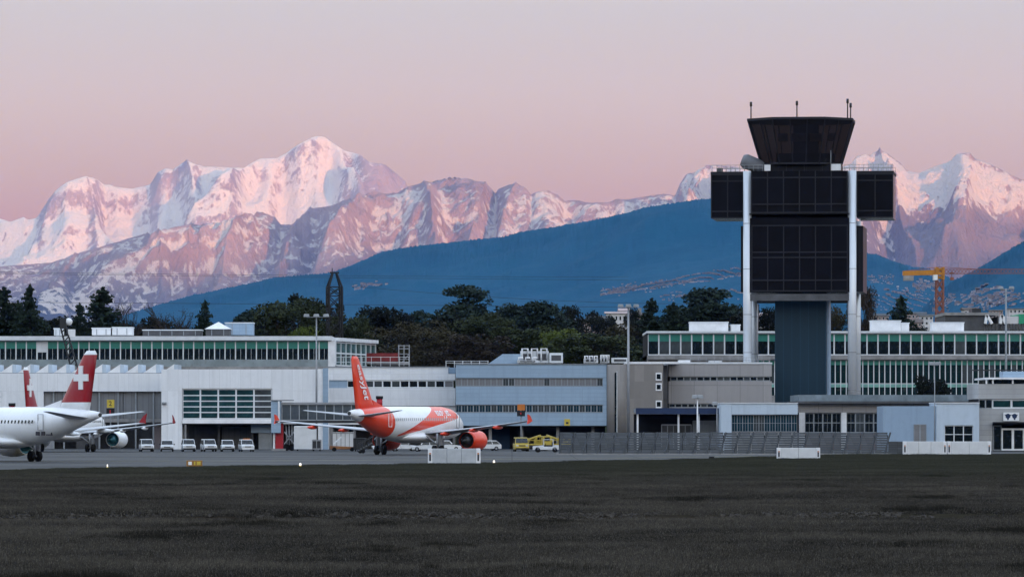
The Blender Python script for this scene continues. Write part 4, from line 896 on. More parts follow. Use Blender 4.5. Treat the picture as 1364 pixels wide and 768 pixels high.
def airliner(label, style, loc, heading, scale=1.0, nose=17.7, aft=19.87, group='airliners parked on the apron'):
    p = empty('airliner', loc, heading, label, 'airliner', group); p.scale = (scale,) * 3
    orange = style == 'orange'
    mb_ = coordmat('body_' + style, liv_orange(aft) if orange else liv_white)
    # fuselage
    R_ = 2.0; st = []
    for d_, r_, zc in ((0.0, 0.06, 3.25), (0.35, .55, 3.28), (1.0, 0.95, 3.38), (2.0, 1.35, 3.52), (3.2, 1.68, 3.66), (4.6, 1.9, 3.76), (6.2, 2.0, 3.82)): st.append((nose - d_, r_, zc))
    for q in np.linspace(nose - 9, -aft + 14.2, 8): st.append((q, R_, 3.82))
    for d_, r_, zc in ((12.4, 1.98, 3.83), (10.6, 1.9, 3.91), (9.0, 1.76, 4.04), (7.4, 1.56, 4.22), (5.8, 1.31, 4.42), (4.2, 1.04, 4.62), (2.6, .76, 4.80), (1.2, .5, 4.93), (0.3, .33, 5.0), (0.0, .26, 5.01)): st.append((-aft + d_, r_, zc))
    rings = [[(x, r_ * math.cos(t), zc + r_ * math.sin(t) * 1.02) for t in np.linspace(0, 2 * math.pi, 37)[:-1]] for x, r_, zc in st]
    MB().loft(rings).build('fuselage', mb_, p)
    MB().tube([(-aft + 0.05, 0, 5.01), (-aft - 0.06, 0, 5.01)], 0.22, 12).build('exhaust_outlet', M_EXH, p)
    fr = [[(x, w_ * math.cos(t), 2.15 + h_ * math.sin(t)) for t in np.linspace(0, 2 * math.pi, 25)[:-1]] for x, w_, h_ in ((8.2, .4, .25), (6.8, 1.9, .55), (4, 2.25, .72), (-1, 2.3, .75), (-3.4, 1.8, .55), (-5.2, .5, .2))]
    MB().loft(fr).build('belly_fairing', M_AWHITE, p)
    # cockpit and cabin windows
    c = MB(); [c.hexa([(nose - 2.2 - .0, sy * .2, 4.55), (nose - 1.75, sy * .25, 4.2), (nose - 2.9, sy * 1.28, 4.5), (nose - 2.3, sy * 1.2, 4.15), (nose - 2.4, sy * .2, 4.6), (nose - 1.95, sy * .22, 4.25), (nose - 3.0, sy * 1.2, 4.55), (nose - 2.4, sy * 1.1, 4.2)]) for sy in (-1, 1)]
    c.build('cockpit_window', M_GDARK, p)
    wn = None; x = nose - 6.4; zc = 4.28; ang = math.asin((zc - 3.82) / 2.03)
    while x > -aft + 9.0:
        if not orange or True:
            for sy in (-1, 1):
                if wn is None:
                    w_ = MB(); w_.box(-.12, .12, -.02, .012, -.17, .17); wo_ = w_.build('cabin_window', mat('cabin_glass_pale', (0.42, 0.43, 0.45), 0.3) if orange else M_GDARK, p); wn = wo_.data
                else:
                    wo_ = bpy.data.objects.new('cabin_window', wn); COL.objects.link(wo_); wo_.parent = p
                wo_.location = (x, sy * 2.0 * math.cos(ang), zc + .02); wo_.rotation_euler = (sy * ang, 0, 0) if sy < 0 else (-ang * 0 + ang, 0, 0)
        x -= 0.62
    for xd, zd in ((nose - 5.2, 4.0), (-aft + 8.3, 4.15)):
        for sy in (-1, 1):
            d_ = MB(); yy = sy * (1.99 if xd > 0 else 1.70)
            for (a0, a1, b0, b1) in ((-.5, -.44, -.75, .95), (.44, .5, -.75, .95), (-.44, .44, .89, .95), (-.44, .44, -.75, -.69)): d_.box(xd + a0, xd + a1, yy - .03, yy + .03, zd + b0, zd + b1)
            d_.build('cabin_door', M_WTXT if orange and xd < 0 else M_DOORL, p)
    # wings
    for sy in (-1, 1):
        sec = [(1.2, 7.3, 7.0, 2.5, .125), (1.95, 6.9, 6.6, 2.56, .12), (6.4, 4.1, 4.1, 2.98, .115), (11.5, 1.4, 2.8, 3.52, .11), (16.6, -1.3, 1.55, 4.12, .10)]
        MB().loft([aerofoil(xl, ch, sy * yy, zz, tk) for yy, xl, ch, zz, tk in sec]).build('wing', M_WINGP, p)
        f_ = MB(); f_.prism([(-1.4, 4.12), (-2.2, 4.78), (-2.9, 4.92), (-2.75, 4.2), (-3.0, 3.75), (-2.4, 3.85)] if orange else [(-1.5, 4.12), (-2.4, 4.9), (-3.0, 5.2), (-2.75, 4.5), (-2.75, 4.1), (-2.3, 3.98)], 'y', sy * 16.62, sy * 16.72)
        f_.build('wingtip_fence', M_ORANGEP if orange else M_REDP, p)
        for yy, xt, zz in ((4.6, 0.2, 2.62), (8.6, -0.4, 3.05), (12.2, -1.6, 3.4)):
            fl = [[(xt + dx, sy * yy + r_ * math.cos(t) * .8, zz - .08 + r_ * math.sin(t)) for t in np.linspace(0, 2 * math.pi, 11)[:-1]] for dx, r_ in ((1.8, .05), (1.1, .2), (0, .25), (-0.9, .16), (-1.5, .03))]
            MB().loft(fl).build('flap_fairing', M_ORANGEP if orange else M_AWHITE, p)
        # tailplane
        sec = [(0.5, 5.35, 3.9, 4.72, .11), (1.2, 4.9, 3.5, 4.78, .10), (6.2, 1.55, 1.3, 5.35, .09)]
        MB().loft([aerofoil(-aft + xl, ch, sy * yy, zz, tk) for yy, xl, ch, zz, tk in sec]).build('tailplane', M_WINGP, p)
        # engine
        e = empty('engine', (0, 0, 0)); e.parent = p; ey = sy * 5.75; ez = 1.72
        prof = [(8.35, .98), (8.5, 1.06), (8.2, 1.17), (7.2, 1.26), (5.9, 1.24), (4.9, 1.10), (4.3, .99)]
        n_ = 28; rg_ = [[(x_, ey + r_ * math.cos(t), ez + r_ * math.sin(t)) for t in np.linspace(0, 2 * math.pi, n_ + 1)[:-1]] for x_, r_ in prof]
        rg_ += [[(x_, ey + r_ * math.cos(t), ez + r_ * math.sin(t)) for t in np.linspace(0, 2 * math.pi, n_ + 1)[:-1]] for x_, r_ in ((4.3, .93), (5.2, .92), (6.2, .9))]
        MB().loft(rg_, cap=False).build('nacelle', M_ORANGEP if orange else M_AWHITE, e)
        MB().loft([[(x_, ey + r_ * math.cos(t), ez + r_ * math.sin(t)) for t in np.linspace(0, 2 * math.pi, 25)[:-1]] for x_, r_ in ((4.6, .925), (4.62, .62))], cap=False).build('exhaust_duct', M_EXH if orange else M_TEAL, e)
        MB().loft([[(x_, ey + r_ * math.cos(t), ez + r_ * math.sin(t)) for t in np.linspace(0, 2 * math.pi, 25)[:-1]] for x_, r_ in ((6.2, .7), (4.5, .64), (3.5, .46), (3.45, .40), (3.2, .26), (2.6, .05))]).build('exhaust_cone', M_EXH if orange else M_TEAL, e)
        MB().loft([[(x_, ey + r_ * math.cos(t), ez + r_ * math.sin(t)) for t in np.linspace(0, 2 * math.pi, 25)[:-1]] for x_, r_ in ((7.6, .99), (7.61, .3), (8.05, .04))]).build('fan', M_DARK, e)
        MB().hexa([(3.0, ey - .16, 2.75), (7.0, ey - .16, 2.75), (3.0, ey + .16, 2.75), (7.0, ey + .16, 2.75), (1.6, ey - .14, 3.15), (5.0, ey - .14, 3.1), (1.6, ey + .14, 3.15), (5.0, ey + .14, 3.1)]).build('pylon', M_AWHITE, e)
        # main gear
        g = empty('main_gear'); g.parent = p; gy = sy * 3.8
        s_ = MB(); s_.tube([(0, gy, .55), (0, gy * .97, 2.6)], .14, 10); s_.tube([(0, gy, 1.2), (0.1, sy * 2.2, 2.3)], .08, 8); s_.box(-.5, .6, gy + sy * .35 - .03, gy + sy * .35 + .03, 1.1, 2.4); s_.tube([(0, gy - .5, .58), (0, gy + .5, .58)], .1, 8); s_.build('strut', M_STEEL, g)
        for k in (-1, 1):
            yw = gy + k * .46; w_ = MB().tube([(0, yw - .21, .58), (0, yw - .16, .58), (0, yw + .16, .58), (0, yw + .21, .58)], [.48, .58, .58, .48], 22)
            w_.build('wheel', M_TYRE, g)
    g = empty('nose_gear'); g.parent = p; xg = nose - 5.07
    s_ = MB(); s_.tube([(xg, 0, .4), (xg - .15, 0, 2.4)], .1, 8); s_.tube([(xg, -.3, .39), (xg, .3, .39)], .07, 8); s_.build('strut', M_STEEL, g)
    for k in (-1, 1): MB().tube([(xg, k * .28 - .11, .39), (xg, k * .28 + .11, .39)], .39, 18).build('wheel', M_TYRE, g)
    # fin
    mf = coordmat('fin_' + style, fin_orange if orange else fin_red, 0.3, 0.4)
    fx = -aft
    sec = [(5.3, fx + 8.1, 6.2, .085), (6.2, fx + 7.0, 5.4, .10), (9.0, fx + 4.75, 3.75, .10), (11.4, fx + 2.83, 2.35, .10), (11.78, fx + 2.3, 1.5, .07)]
    fin = MB().loft([aerofoil(xl, ch, 0, zz, tk, vertical=True) for zz, xl, ch, tk in sec]).build('fin', mf, p)
    MB().hexa([(fx + 10.8, -.03, 5.72), (fx + 7.2, -.2, 5.3), (fx + 10.8, .03, 5.72), (fx + 7.2, .2, 5.3), (fx + 10.7, -.02, 5.74), (fx + 6.6, -.16, 6.6), (fx + 10.7, .02, 5.74), (fx + 6.6, .16, 6.6)]).build('dorsal_fin', M_ORANGEP if orange else M_AWHITE, p)
    if not orange:
        cx, cz, a_, l_ = fx + 3.1, 8.95, .37, 1.25
        for sy in (-1, 1):
            k = MB(); y0, y1 = sorted((sy * .10, sy * .27)); k.box(cx - a_, cx + a_, y0, y1, cz - l_, cz + l_); k.box(cx - l_, cx - a_, y0, y1, cz - a_, cz + a_); k.box(cx + a_, cx + l_, y0, y1, cz - a_, cz + a_)
            k.build('white_cross', M_WTXT, fin)
    return p, fin
def wrap_text(p, txt, size, x0, zc, sy, m, R_=2.0, zaxis=3.82):
    me = text_mesh(txt, size); a0 = math.asin((zc - zaxis) / R_)
    for v in me.vertices:
        t = a0 + v.co.y / R_; v.co = Vector((x0 + (v.co.x if sy < 0 else -v.co.x), sy * (R_ + .02) * math.cos(t), zaxis + (R_ * 1.02 + .02) * math.sin(t)))
    link('lettering', me, m, p)

# orange-tailed jet, heading away to the right
def head(deg_from_view, side): return R(90 - side * deg_from_view)
D_E = 655.0
easy, fin = airliner('white airliner with orange-red tail, rear body and engines parked left of centre', 'orange', (X(545, D_E + 6), D_E + 6, 0), head(22, 1), 1.065, nose=15.9, aft=18.0)
for sy in (-1, 1):
    me = text_mesh('easyJet', 1.62)
    # runs down the fin along its leading edge
    for v in me.vertices:
        u, w_ = v.co.x, v.co.y; z_ = 8.75 - u * 0.93; xl = np.interp(z_, [6.2, 9.0, 11.4], [-11.0, -13.25, -15.17]); ch = np.interp(z_, [6.2, 9.0, 11.4], [5.4, 3.75, 2.35])
        fr_ = 0.42 - w_ * (1 if sy < 0 else -1) * 0.26; tt_ = np.interp(fr_, [0, .05, .2, .45, .75, 1], [0, .25, .47, .5, .33, 0])
        v.co = Vector((xl - ch * fr_, sy * (ch * .10 * tt_ * (1.0 if sy > 0 else 1.3) + .035), z_))
    link('lettering', me, M_WTXT, fin)
    wrap_text(easy, 'easyJet', 1.6, 6.7, 5.15, sy, M_WTXT)
# two red-tailed jets at the left
D_S = 545.0
sw, _ = airliner('white airliner with a red white-cross tail cut off by the left edge, nearest', 'red', (X(8, D_S + 5), D_S + 5, 0), head(41, -1), 1.0, nose=15.0, aft=17.0)
for k, (xx, zz, w_, h_) in enumerate(((-9.4, 3.05, .62, .42), (-8.4, 3.05, .62, .42))):
    MB().box(xx - w_ / 2, xx + w_ / 2, 1.80, 1.9, zz - h_ / 2, zz + h_ / 2).build('registration_mark', M_DTXT, sw)
for xx, zz, w_, h_ in ((-10.5, 2.92, 1.1, .12), (-10.9, 3.0, .14, .34)): MB().box(xx - w_ / 2, xx + w_ / 2, 1.80, 1.9, zz - h_ / 2, zz + h_ / 2).build('registration_mark', M_DTXT, sw)
D_2 = 722.0
airliner('second red-tailed airliner, nearly end-on between the nearest jet and the white hall', 'red', (X(86, D_2), D_2, 0), head(12, 1), 1.0)

# ------------------------------------------------------------------ vehicles
M_VWHITE = mat('vehicle_white', (0.62, 0.63, 0.64), 0.35, spec=0.5, wear=0.12); M_VYEL = mat('vehicle_yellow', (0.46, 0.34, 0.05), 0.4, spec=0.4, wear=0.2)
M_SCREEN = glass_mat('windscreen', (0.012, 0.014, 0.016), 0.08, spec=0.5); M_HEADL = mat('headlamp', (0.55, 0.55, 0.55), 0.15, spec=0.6); M_TAILL = mat('tail_lamp', (0.30, 0.015, 0.012), 0.3)
def vehicle(name, label, cat, loc, rz, L=4.3, W=1.78, H=1.8, paint=None, kind='van', group=None, hood=1.0, bar=False):
    """+X is the front"""
    paint = paint or M_VWHITE; o = empty(name, loc, rz, label, cat, group); wr = 0.32 if H < 2.2 else 0.4; zb = 0.28; zs = zb + (H - zb) * 0.48
    x0, x1 = -L / 2, L / 2; xh = x1 - hood; hw = W / 2
    rear = x0 + (0.12 if kind == 'van' else 0.75)
    b = MB()
    prof = [(x0, zb), (x1 - .05, zb), (x1, zb + .3), (x1 - .08, zs - .12), (xh, zs), (x0, zs)]
    b.prism(prof, 'y', -hw, hw)
    b.build('body', paint, o, bevel=0.05)
    xr0, xr1 = rear, xh - 0.62
    cab = MB(); t = hw - 0.14
    cab.hexa([(x0 + .02, -hw + .02, zs), (xh + .02, -hw + .02, zs), (x0 + .02, hw - .02, zs), (xh + .02, hw - .02, zs), (xr0, -t, H), (xr1, -t, H), (xr0, t, H), (xr1, t, H)]); cab.build('cabin', paint, o, bevel=0.04)
    def quad(a, b_, c, d, push):
        m = MB(); n = (Vector(b_) - Vector(a)).cross(Vector(d) - Vector(a)).normalized() * push
        P = [Vector(q) for q in (a, b_, c, d)]; m.add(P + [q + n for q in P], [(0, 1, 2, 3), (4, 7, 6, 5), (0, 4, 5, 1), (1, 5, 6, 2), (2, 6, 7, 3), (3, 7, 4, 0)]); return m
    f = lambda u, v, s_: (xh + .02 + (xr1 - xh - .02) * v, s_ * ((hw - .1) * (1 - v) + (t - .06) * v) * u, zs + (H - zs) * v)
    m = quad(f(1, .1, -1), f(1, .1, 1), f(1, .88, 1), f(1, .88, -1), .025); m.build('windscreen', M_SCREEN, o)
    g = lambda v, s_: (x0 + .02 + (xr0 - x0 - .02) * v, s_ * ((hw - .16) * (1 - v) + (t - .1) * v), zs + (H - zs) * v)
    quad(g(.12, 1), g(.12, -1), g(.85, -1), g(.85, 1), .025).build('rear_window', M_SCREEN, o)
    for s_ in (-1, 1):
        def sd(u, v): return ((x0 + (xh - x0) * u) * (1 - v) + (xr0 + (xr1 - xr0) * u) * v, s_ * (hw * (1 - v) + t * v) * 1.0, zs + (H - zs) * v)
        for (u0, u1) in (((.05, .45), (.5, .92)) if kind != 'panel' else ((.62, .92),)):
            A = (sd(u0, .14), sd(u1, .14), sd(u1, .85), sd(u0, .85)); (quad(*A, .02) if s_ < 0 else quad(*A[::-1], .02)).build('side_window', M_SCREEN, o)
        for xx in (x0 + L * .2, x1 - L * .2):
            w_ = MB().tube([(xx, s_ * (hw - .2), wr), (xx, s_ * (hw + .015), wr)], wr, 16).build('wheel', M_TYRE, o); MB().tube([(xx, s_ * (hw + .016), wr), (xx, s_ * (hw + .03), wr)], wr * .55, 12).build('hub', M_STEEL, w_)
        MB().box(x1 - .09, x1 + .012, s_ * (hw - .3) - .16, s_ * (hw - .3) + .16, zs - .36, zs - .18).build('headlight', M_HEADL, o)
        MB().box(x0 - .015, x0 + .06, s_ * (hw - .12) - .07, s_ * (hw - .12) + .07, zs - .35, zs + .0).build('tail_light', M_TAILL, o)
        MB().box(xh - .25, xh - .1, s_ * (hw + .02), s_ * (hw + .2), zs + .02, zs + .2).build('mirror', M_BLACK, o)
    MB().box(x1 - .06, x1 + .03, -hw + .06, hw - .06, zb + .02, zb + .22).build('bumper', M_BLACK if not bar else paint, o); MB().box(x1 - .06, x1 + .02, -.45, .45, zs - .34, zs - .2).build('grille', M_BLACK, o)
    if bar:
        lb = MB().box(xr1 - .7, xr1 - .45, -.5, .5, H + .003, H + .14).build('light_bar', M_ORANGE, o)
    return o
vans = [(195, 731, 'white van leftmost of the row, parked at the grey louvre panels'), (222.5, 732, 'white van parked in front of the white pillar'), (251, 731, 'white van just right of the white pillar, under the left end of the ledge'), (278, 731.5, 'white van below the middle of the green gridded window'),
        (303, 730.5, 'white van below the right half of the gridded window, second from the right'), (328, 731, 'white van rightmost of the row, beside the small blue hut')]
for i, (px, d, lab) in enumerate(vans):
    vehicle('parked_van', lab, 'van', (X(px, d), d, .004), R(-90 + (9, 4, 7, 12, 6, 10)[i]), H=(1.78, 1.62, 1.76, 1.76, 1.66, 1.72)[i], W=1.82, group='white vans parked in a row under the terminal', hood=(.9, 1.1, .9, .9, 1.1, .8)[i], bar=(i == 5))
cars = [(514, 742, 188, 'small white car furthest left behind the orange jet\'s main wheels', 1.5), (538, 744, 8, 'white estate car between the orange jet\'s wheels, nose to the right', 1.5), (568, 734, 172, 'white hatchback under the orange jet\'s belly, nearest of its row', 1.48), (595, 742, 12, 'white car partly behind the orange engine', 1.55), (648, 752, 200, 'white car in the shadow right of the orange engine', 1.5)]
for px, d, a_, lab, h in cars: vehicle('parked_car', lab, 'car', (X(px, d), d, .004), R(a_), L=4.1, W=1.75, H=h, kind='car', group='white cars parked behind the orange-tailed jet', hood=1.15)
vehicle('yellow_van', 'yellow van seen head-on beside the service vehicles', 'van', (X(694, 735), 735, .004), R(-86), L=4.8, W=2.0, H=2.0, paint=M_VYEL, hood=.7)
def flat_truck(label, px, d, a_, paint, L=5.2, load=True):
    o = empty('service_truck', (X(px, d), d, .004), R(a_), label, 'truck', 'yellow ramp service trucks'); b = MB(); b.box(-L / 2, L / 2, -.9, .9, .5, .85); b.build('chassis', M_DSTEEL, o)
    c = MB(); c.prism([(L / 2 - 1.5, .86), (L / 2, .86), (L / 2, 1.5), (L / 2 - .35, 2.15), (L / 2 - 1.5, 2.15)], 'y', -.95, .95); c.build('cab', paint, o, bevel=.04)
    MB().hexa([(L / 2 - .01, -.8, 1.5), (L / 2 + .01, -.8, 1.5), (L / 2 - .01, .8, 1.5), (L / 2 + .01, .8, 1.5), (L / 2 - .34, -.8, 2.08), (L / 2 - .32, -.8, 2.1), (L / 2 - .34, .8, 2.08), (L / 2 - .32, .8, 2.1)]).build('windscreen', M_SCREEN, o)
    for s_ in (-1, 1):
        MB().box(L / 2 - 1.25, L / 2 - .45, s_ * .955 - .01, s_ * .955 + .01, 1.45, 2.0).build('side_window', M_SCREEN, o)
        for xx in (-L * .3, L * .3): MB().tube([(xx, s_ * .7, .42), (xx, s_ * .96, .42)], .42, 16).build('wheel', M_TYRE, o)
    bd = MB(); bd.box(-L / 2, L / 2 - 1.6, -.95, .95, .86, 1.05)
    if load:
        for k in range(5): xx = -L / 2 + .1 + k * (L - 1.8) / 4; bd.box(xx - .04, xx + .04, -.95, -.87, 1.05, 1.9); bd.box(xx - .04, xx + .04, .87, .95, 1.05, 1.9)
        bd.box(-L / 2, L / 2 - 1.6, -.94, -.88, 1.5, 1.6); bd.box(-L / 2, L / 2 - 1.6, .88, .94, 1.5, 1.6); bd.bar((-L / 2, 0, 1.1), (L / 2 - 1.7, 0, 2.3), .7, .2)
    bd.build('bed', paint, o); return o
flat_truck('yellow ramp truck with a raised conveyor right of the yellow van', 712, 745, 6, M_VYEL); flat_truck('yellow slatted ramp truck behind the white tractor', 736, 748, 174, M_VYEL)
o = empty('baggage_tractor', (X(728, 712), 712, 0.004), R(176), 'white open baggage tractor in front of the yellow trucks', 'tractor'); b = MB(); b.prism([(-1.9, .35), (1.9, .35), (1.9, .85), (.5, .98), (.4, .8), (-.9, .8), (-1.0, 1.0), (-1.9, 1.0)], 'y', -.8, .8); b.build('body', M_VWHITE, o, bevel=.04)
b = MB(); b.box(-.85, -.2, -.6, .6, .8, .95); b.box(-.9, -.75, -.6, .6, .95, 1.45); b.build('seat', M_BLACK, o); b = MB()
for sx, sy in ((-.95, -.7), (-.95, .7), (.4, -.7), (.4, .7)): b.box(sx - .03, sx + .03, sy - .03, sy + .03, .9, 1.75)
b.box(-1.05, .5, -.78, .78, 1.75, 1.82); b.build('roof_frame', M_VWHITE, o); MB().tube([(.28, -.35, .9), (.1, -.35, 1.25)], .05, 6).build('steering_column', M_BLACK, o)
for sx in (-1.2, 1.2):
    for sy in (-.62, .62): w_ = MB().tube([(sx, sy - .14, .36), (sx, sy + .24 * (1 if sy > 0 else 1) - .06, .36)], .36, 14).build('wheel', M_TYRE, o)

# ------------------------------------------------------------------ ramp equipment left of the orange jet
JD = 752
j = Bld('boarding_bridge', 'grey glazed boarding bridge reaching behind the orange jet\'s tail', 'boarding bridge', JD, 415)
j.box('tunnel_floor', 376, 480, 559.5, 563, -1.4, 1.4, M_DSTEEL); j.box('tunnel_roof', 374, 480, 535.5, 538, -1.5, 1.5, M_STEEL)
j.windows('tunnel_window', 376, 480, 538.2, 559.3, 9, -1.3, [M_GFRAME, glass_mat('bridge_glass', (0.07, 0.085, 0.10), 0.25, var=0.4)], 0.14); j.box('tunnel_back', 376, 480, 538.2, 559.3, 1.2, 1.3, M_BLUEM)
j.box('rotunda', 362, 374.5, 533.5, 576, -1.7, 1.7, M_BLUEM); j.box('rotunda_post', 371, 373.4, 534, 563, -1.9, -1.72, M_FRAME); j.box('rotunda_cap', 361, 391, 532, 533.4, -1.9, 1.9, M_STEEL)
j.box('red_leg', 367, 377.5, 563.2, 597, -.7, .7, M_RED); j.box('white_edge', 364, 366.6, 566, None, -.8, -.4, M_WPAINT); j.box('leg_foot', 362, 381, 597, None, -1, 1, M_SLAB)
mb = MB(); [mb.tube([(j.x(383 + k * 3), -.6, .3), (j.x(381 + k * 4), -.4, j.z(565))], .12, 6) for k in range(3)]; mb.bar((j.x(379), -.7, 1.0), (j.x(392), -.7, 2.8), .16); mb.bar((j.x(392), -.7, 1.0), (j.x(379), -.7, 2.8), .16); mb.build('lift_frame', M_STEEL, j.root)
for px in (382, 389): MB().tube([(j.x(px), -.9, .5), (j.x(px), -.4, .5)], .5, 14).build('wheel', M_TYRE, j.root)
def crate(name, label, cat, px0, px1, py0, d, m, dep=2.0, m2=None, group=None, ribs=4):
    o = empty(name, (X((px0 + px1) / 2, d), d, .004), 0, label, cat, group); w = X(px1, d) - X(px0, d); h = Z(py0, d)
    MB().box(-w / 2, w / 2, 0, dep, .25, h).build('body', m, o, bevel=.05); f = MB()
    for i in range(ribs + 1): xx = -w / 2 + w * i / ribs; f.box(xx - .05, xx + .05, -.06, -.003, .25, h - .02)
    f.box(-w / 2, w / 2, -.07, -.003, .25, .4); f.box(-w / 2, w / 2, -.07, -.003, h - .2, h - .05); f.build('frame', m2 or M_STEEL, o)
    for sx in (-1, 1):
        for yy in (.3, dep - .3): MB().tube([(sx * w * .36 - .07, yy, .2), (sx * w * .36 + .07, yy, .2)], .2, 10).build('wheel', M_TYRE, o)
    return o
crate('ground_unit', 'white rounded ground power unit beside the red bridge leg', 'ground unit', 392, 421, 567, 748, M_VWHITE, ribs=1, m2=M_FRAME)
crate('equipment_box', 'dark equipment box right of the white ground power unit', 'equipment box', 416, 427.5, 585, 742, M_DSTEEL, ribs=2)
crate('cargo_container', 'pale grey cargo container below the orange jet\'s left wing', 'container', 443, 471, 575, 752, M_VWHITE, ribs=5)
crate('cargo_container', 'black slatted cargo container left of the orange jet\'s wheels', 'container', 471, 487, 583, 735, M_DSTEEL, ribs=6, m2=M_BLACK)
o = empty('belt_loader', (X(457, 738), 738, .004), R(4), 'low orange belt loader with a silver conveyor tip', 'belt loader'); b = MB(); b.prism([(-1.9, .3), (1.9, .3), (1.9, .62), (-1.9, .8)], 'y', -.8, .8); b.build('body', mat('faded_orange', (0.30, 0.13, 0.05), 0.6, wear=0.3), o, bevel=.04)
MB().bar((-1.4, -.3, 1.0), (-.2, -.3, 2.1), .75, .18).build('conveyor', M_FRAME, o); [MB().tube([(sx, sy, .3), (sx, sy + .2, .3)], .3, 12).build('wheel', M_TYRE, o) for sx in (-1.3, 1.3) for sy in (-.9, .65)]
o = empty('stairs_truck', (X(492, 690), 690, 0), R(20), 'black tow bar stairs standing behind the orange jet\'s left main wheels', 'boarding stairs'); b = MB()
for s_ in (-.5, .5): b.bar((-1.6, s_, .3), (1.4, s_, 1.9), .1, .2); b.bar((-1.6, s_, 1.2), (1.4, s_, 2.8), .06); [b.box(-1.5 + k * .7 - .03, -1.5 + k * .7 + .03, s_ - .03, s_ + .03, .4 + k * .37, 1.3 + k * .37) for k in range(5)]
b.build('rails', M_DSTEEL, o); b = MB(); [b.box(-1.5 + k * .36, -1.2 + k * .36, -.5, .5, .38 + k * .19, .44 + k * .19) for k in range(9)]; b.build('steps', M_STEEL, o); [MB().tube([(sx, sy, .28), (sx, sy + .16, .28)], .28, 12).build('wheel', M_TYRE, o) for sx in (-1.1, 1.1) for sy in (-.7, .54)]

# docking boards and gate signs
def gate_sign(px, py0, py1, d, label, col, txt, base_z=None):
    o = empty('gate_sign', (X(px, d), d, 0), 0, label, 'gate sign', 'docking boards on the terminal fronts'); z0, z1 = Z(py1, d), Z(py0, d); w = 1.0
    MB().tube([(0, .4, 0 if base_z is None else base_z), (0, .4, z1)], .1, 8).build('mast', M_GFRAME, o)
    MB().box(-.62, .62, 0, .35, z0, (z0 + z1) / 2 - .1).build('display_box', M_BLACK, o); MB().box(-.12, .06, -.02, -.002, z0 + .3, (z0 + z1) / 2 - .35).build('red_lamp', M_RED, o)
    s_ = MB().box(-.55, .6, .05, .3, (z0 + z1) / 2, z1).build('number_board', col, o)
    if txt:
        me = text_mesh(txt, 1.0); [setattr(v, 'co', Vector((v.co.x, .04, (z0 + z1) / 2 + (z1 - z0) / 4 + v.co.y))) for v in me.vertices]; link('lettering', me, M_DTXT, s_)
    return o
gate_sign(147, 532, 553, 796, 'yellow number board above a black docking box on the grey louvre panels', M_YELLOW, '2')
gate_sign(694, 538, 554, 786, 'black docking box with an orange board in front of the blue metal building', M_ORANGE, None)
o = empty('small_sign', (X(755.5, 791), 791.2, Z(562, 791)), 0, 'small square yellow sign on the blue metal wall above the fence end', 'sign'); MB().box(-.45, .45, 0, .12, -.5, .5).build('board', M_YELLOW, o); MB().box(-.2, .2, -.02, -.002, -.25, .05).build('emblem', M_DTXT, o)
for px, py0, py1, d, lab in ((505.5, 527, 541, 780, 'red beacon post with black cap above the orange jet\'s fuselage'), (16, 536.5, 549, 790, 'red beacon post with black cap above the nearest red-tailed jet')):
    o = empty('beacon_post', (X(px, d), d, 0), 0, lab, 'beacon', 'red beacon posts'); MB().tube([(0, 0, 0), (0, 0, Z(py1, d))], .12, 8).build('mast', M_GFRAME, o); MB().tube([(0, 0, Z(py1, d)), (0, 0, Z(py0 + 4, d))], .45, 12).build('drum', M_RED, o); MB().tube([(0, 0, Z(py0 + 4, d)), (0, 0, Z(py0, d))], .55, 12).build('cap', M_BLACK, o)

# ------------------------------------------------------------------ light poles
def light_pole(px, py0, d, label, arm=1.7, heads=2, r=0.2, m=None, both=True):
    o = empty('light_pole', (X(px, d), d, 0), 0, label, 'light pole', 'apron light poles'); h = Z(py0, d); m = m or M_STEEL
    MB().tube([(0, 0, 0), (0, 0, h * .5), (0, 0, h)], [r, r * .85, r * .6], 10).build('pole', m, o); MB().tube([(-arm, 0, h - .15), (arm, 0, h - .15)], r * .35, 6).build('cross_arm', m, o)
    for i in range(heads):
        xx = -arm + 2 * arm * i / max(1, heads - 1); MB().hexa([(xx - .45, -.5, h - .1), (xx + .45, -.5, h - .1), (xx - .45, .25, h - .05), (xx + .45, .25, h - .05), (xx - .4, -.45, h + .3), (xx + .4, -.45, h + .3), (xx - .3, .2, h + .35), (xx + .3, .2, h + .35)]).build('lamp_head', M_GFRAME, o)
    return o
light_pole(421.5, 421, 782, 'tall grey light pole with a wide lamp bar in front of the left glass terminal', 1.5, 3, .16); light_pole(837, 408, 788, 'tall grey light pole rising beside the brown concrete stair block', 1.2, 3, .24)
light_pole(1340, 384, 850, 'tallest slim light pole at the right edge with two lamps', .9, 2, .22, M_GFRAME); light_pole(1245, 485, 728, 'short light pole with a bright lamp before the blue annexe', .45, 2, .09, M_GFRAME)
light_pole(929, 529, 752, 'short white post with a black and white lamp above the blue canopy', .4, 2, .14, M_WPAINT); light_pole(955, 538, 748, 'thin grey post at the left corner of the pale blue office', .3, 1, .09)
